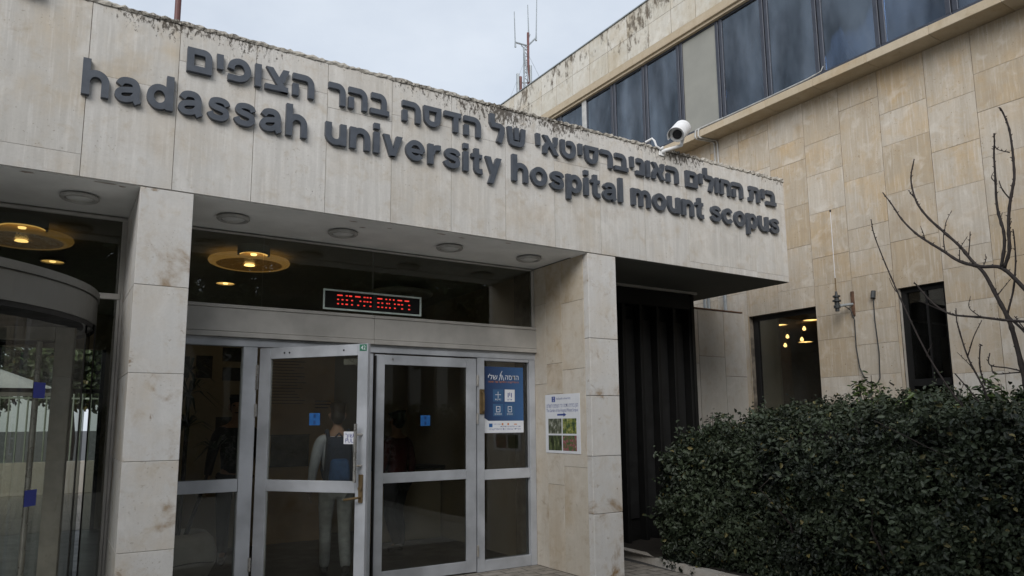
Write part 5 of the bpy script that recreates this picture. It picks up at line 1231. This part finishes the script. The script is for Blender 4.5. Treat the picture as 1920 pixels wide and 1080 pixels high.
    skin('hair', S_(hr), [('top', 'mid'), ('mid', 'nape'), ('nape', 'low')], hair_m, t, root='mid')
    for n in 'lr':
        a = legs[n+'ank']; up_ = max(0, a[2]-.10); f = {'heel': (a[0], a[1]-.04, .055+up_*1.3, .045), 'mid': (a[0], a[1]+.07, .045+up_*.7, .046), 'toe': (a[0], a[1]+.18, .035+up_*.15, .038)}
        skin('shoe', S_(f), [('heel', 'mid'), ('mid', 'toe')], shoe_m or Mt['shoe'], t, root='mid')
    return t, k
p1_, k1 = person((2.86, 8.35, Z0), R(-14), 1.93, 'person in pale blue shirt, grey jeans and backpack walking in through the open door', Mt['shirt'], Mt['jeans'], Mt['hair'], 1.0)
bp = thing('backpack', p1_.location + Vector((0, 0, 0)), 'dark navy backpack with a blue panel worn by the person entering', 'backpack', rz=R(-14))
def kb(mb, x0, x1, y0, y1, z0, z1, bb): mb.bbox(x0*k1, x1*k1, y0*k1, y1*k1, z0*k1, z1*k1, bb)
def soft(name, x0, x1, y0, y1, z0, z1, m, taper=.8):
    bm = bmesh.new(); bmesh.ops.create_cube(bm, size=1); 
    for v in bm.verts:
        tp = taper if v.co.z > 0 else 1
        v.co = Vector((((x0+x1)/2+v.co.x*(x1-x0)*tp), ((y0+y1)/2+v.co.y*(y1-y0)), ((z0+z1)/2+v.co.z*(z1-z0))))*k1
    bmesh.ops.bevel(bm, geom=bm.edges[:], offset=.05*k1, segments=3, affect='EDGES', profile=.6)
    mb = MB(); mb.bm(bm); return build(name, mb, m, bp, local=True, smooth=True)
soft('bag_body', -.155, .155, -.33, -.10, .98, 1.46, Mt['bag'], .82); soft('front_pocket', -.115, .115, -.40, -.30, 1.0, 1.24, Mt['bagblue'], .8)
b = MB()
for s in (-1, 1):
    b.tube([Vector((s*.10, -.13, 1.42))*k1, Vector((s*.115, -.05, 1.525))*k1, Vector((s*.12, .08, 1.49))*k1, Vector((s*.13, .135, 1.33))*k1, Vector((s*.15, .06, 1.12))*k1, Vector((s*.14, -.12, 1.04))*k1], .022*k1, 8)
build('shoulder_strap', b, Mt['bag'], bp, smooth=True, local=True)
b = MB(); b.tube([Vector((-.04, -.2, 1.455))*k1, Vector((0, -.2, 1.50))*k1, Vector((.04, -.2, 1.455))*k1], .01*k1, 6); build('grab_handle', b, Mt['bag'], bp, local=True)
person((1.985, 9.6, Z0), R(165), 2.06, 'person in black standing inside behind the left hinge post', Mt['darkcloth'], Mt['darkcloth'], Mt['hair'], .15)
person((4.05, 9.35, Z0), R(20), 1.86, 'person in dark red standing in the lobby behind the closed door', Mt['red'], Mt['darkcloth'], Mt['hair'], -.3)

# ------------------------------------------------------------------ the street side the glass looks back on
def street_tree(x, y, h, rad, label, seed):
    r_ = np.random.default_rng(seed); rr = random.Random(seed)
    t = thing('street_tree', (x, y, Z0), label, 'tree', 'trees across the forecourt' if y < 10 else None)
    b = MB(); b.tube([(x, y, Z0-.1), (x+.1, y, h*.25), (x, y+.1, h*.5), (x+.1, y, h*.8)], [.22, .18, .13, .04], 9)
    cl = []
    for k in range(32):
        q = rr.uniform(0, 6.28); el = rr.uniform(-.5, 1.3); d = rr.uniform(.35, 1)*rad; c = Vector((x+d*math.cos(q)*math.cos(el), y+d*math.sin(q)*math.cos(el), h*.58+d*math.sin(el)*1.1)); cl.append(c)
        b.tube([(x, y, h*(.3+.3*rr.random())), (Vector((x, y, h*.6)).lerp(c, .6)), c], [.06, .035, .01], 5)
    build('trunk', b, Mt['bark'], t)
    P_, N_, T_ = [], [], []
    for c in cl:
        n = 400; s = rad*rr.uniform(.24, .42); g = r_.normal(0, 1, (n, 3)); g /= np.linalg.norm(g, axis=1, keepdims=True); g *= (r_.random((n, 1))**.45)*s; g[:, 2] *= .7
        P_.append(g+np.array(c)); N_.append(g+np.array([0, 0, s*.6])); T_.append(np.full(n, rr.random())+r_.normal(0, .2, n))
    leaves('crown', np.concatenate(P_), np.concatenate(N_), (.13, .26), Mt['tree_leaf'], t, tone=np.concatenate(T_), spread=.5)
for i, (x, y, h, rd_) in enumerate(((-12.0, 1.0, 8.6, 2.9), (-8.2, -1.6, 8.9, 3.0), (-4.4, -3.2, 9.0, 3.0), (-.6, -4.2, 8.8, 3.0), (3.4, -4.2, 8.6, 3.0), (7.2, -3.6, 8.2, 2.8), (10.9, -2.9, 9.0, 3.0), (-9.5, -8, 9.4, 3.3), (-1.5, -11, 9.8, 3.4), (6.5, -11, 9.5, 3.4))):
    street_tree(x, y, h, rd_, 'leafy street tree mirrored in the entrance glass', 40+i)
def parasol(x, y, label):
    t = thing('parasol', (x, y, Z0), label, 'parasol'); b = MB(); b.lathe([(1.6, 2.35), (1.58, 2.36), (.03, 2.95), (.02, 2.9), (1.6, 2.33)], (x, y, 0), 8); build('canopy', b, Mt['white'], t)
    b = MB(); b.tube([(x, y, Z0), (x, y, 2.95)], .03, 8); b.lathe([(0, .0), (.3, 0), (.3, .06), (.03, .08), (0, .08)], (x, y, Z0), 20); build('pole', b, Mt['galv'], t)
parasol(-1.25, 18.6, 'white open parasol in the courtyard seen through the revolving door')
sheet('courtyard', -12, 9, 14.5, 34, Z0-.003, Mt['paving'])
b = MB()
for (x0, x1) in ((-2.3, -2.24), (-.8, -.74), (.69, .75)): b.bbox(x0, x1, 14.40, 14.47, Z0, 2.95, .003)
b.bbox(-2.239, -.801, 14.41, 14.46, 2.2, 2.27, .003); b.bbox(-.739, .689, 14.41, 14.46, 2.2, 2.27, .003)
build('courtyard_door_frame', b, Mt['alu_dark'], eb)
cf = thing('courtyard_fence', (-1, 22.5, Z0), 'pale barred fence across the courtyard seen through the revolving door', 'fence')
b = MB(); b.bbox(-7, 5, 22.4, 22.6, Z0, .75, .01); build('base_wall', b, Mt['return'], cf)
b = MB()
for k in range(60): b.tube([(-6.9+.2*k, 22.5, .75), (-6.9+.2*k, 22.5, 2.5)], .022, 6)
b.box(-7, 5, 22.48, 22.52, 2.36, 2.40); build('bars', b, simple('weathered_green_bars', (.20, .24, .19), .6), cf)
for i, (x, y, h, rd_) in enumerate(((-3.6, 26, 5.5, 2.3), (.4, 25.2, 5.2, 2.2), (4.5, 27, 6, 2.5))): street_tree(x, y, h, rd_, ('leafy courtyard tree left behind the barred fence', 'leafy courtyard tree centred behind the barred fence', 'leafy courtyard tree right behind the barred fence')[i], 80+i)
ob = thing('opposite_building', (0, -18, Z0), 'pale finned building across the forecourt mirrored in the doors', 'building')
b = MB(); b.box(-26, 26, -18.6, -18.2, Z0, 7.2); build('wall', b, simple('dark_recessed_wall', (.06, .06, .055), .8), ob)
b = MB()
for k in range(34): b.bbox(-25.6+1.5*k, -25.0+1.5*k, -18.19, -17.8, 1.2, 6.3, .02)
b.bbox(-26, 26, -18.19, -17.75, 6.31, 7.3, .02); b.bbox(-26, 26, -18.19, -17.75, Z0, 1.19, .02)
build('fins', b, Mt['return'], ob)
n = 9000; px_ = rng.uniform(-20, 18, n); zz_ = rng.random(n)**.8*2.3; q_ = np.stack([px_, -15.2+.5*fnoise(px_, zz_, 77)+rng.normal(0, .25, n), Z0+zz_*(1+.15*fnoise(px_, px_*0, 5))], 1)
bh = thing('border_shrubs', (0, -15.2, Z0), 'row of dark shrubs in front of the building across the forecourt', 'shrubs')
leaves('foliage', q_, np.tile([0, .8, .5], (n, 1)), (.15, .30), Mt['tree_leaf'], bh)
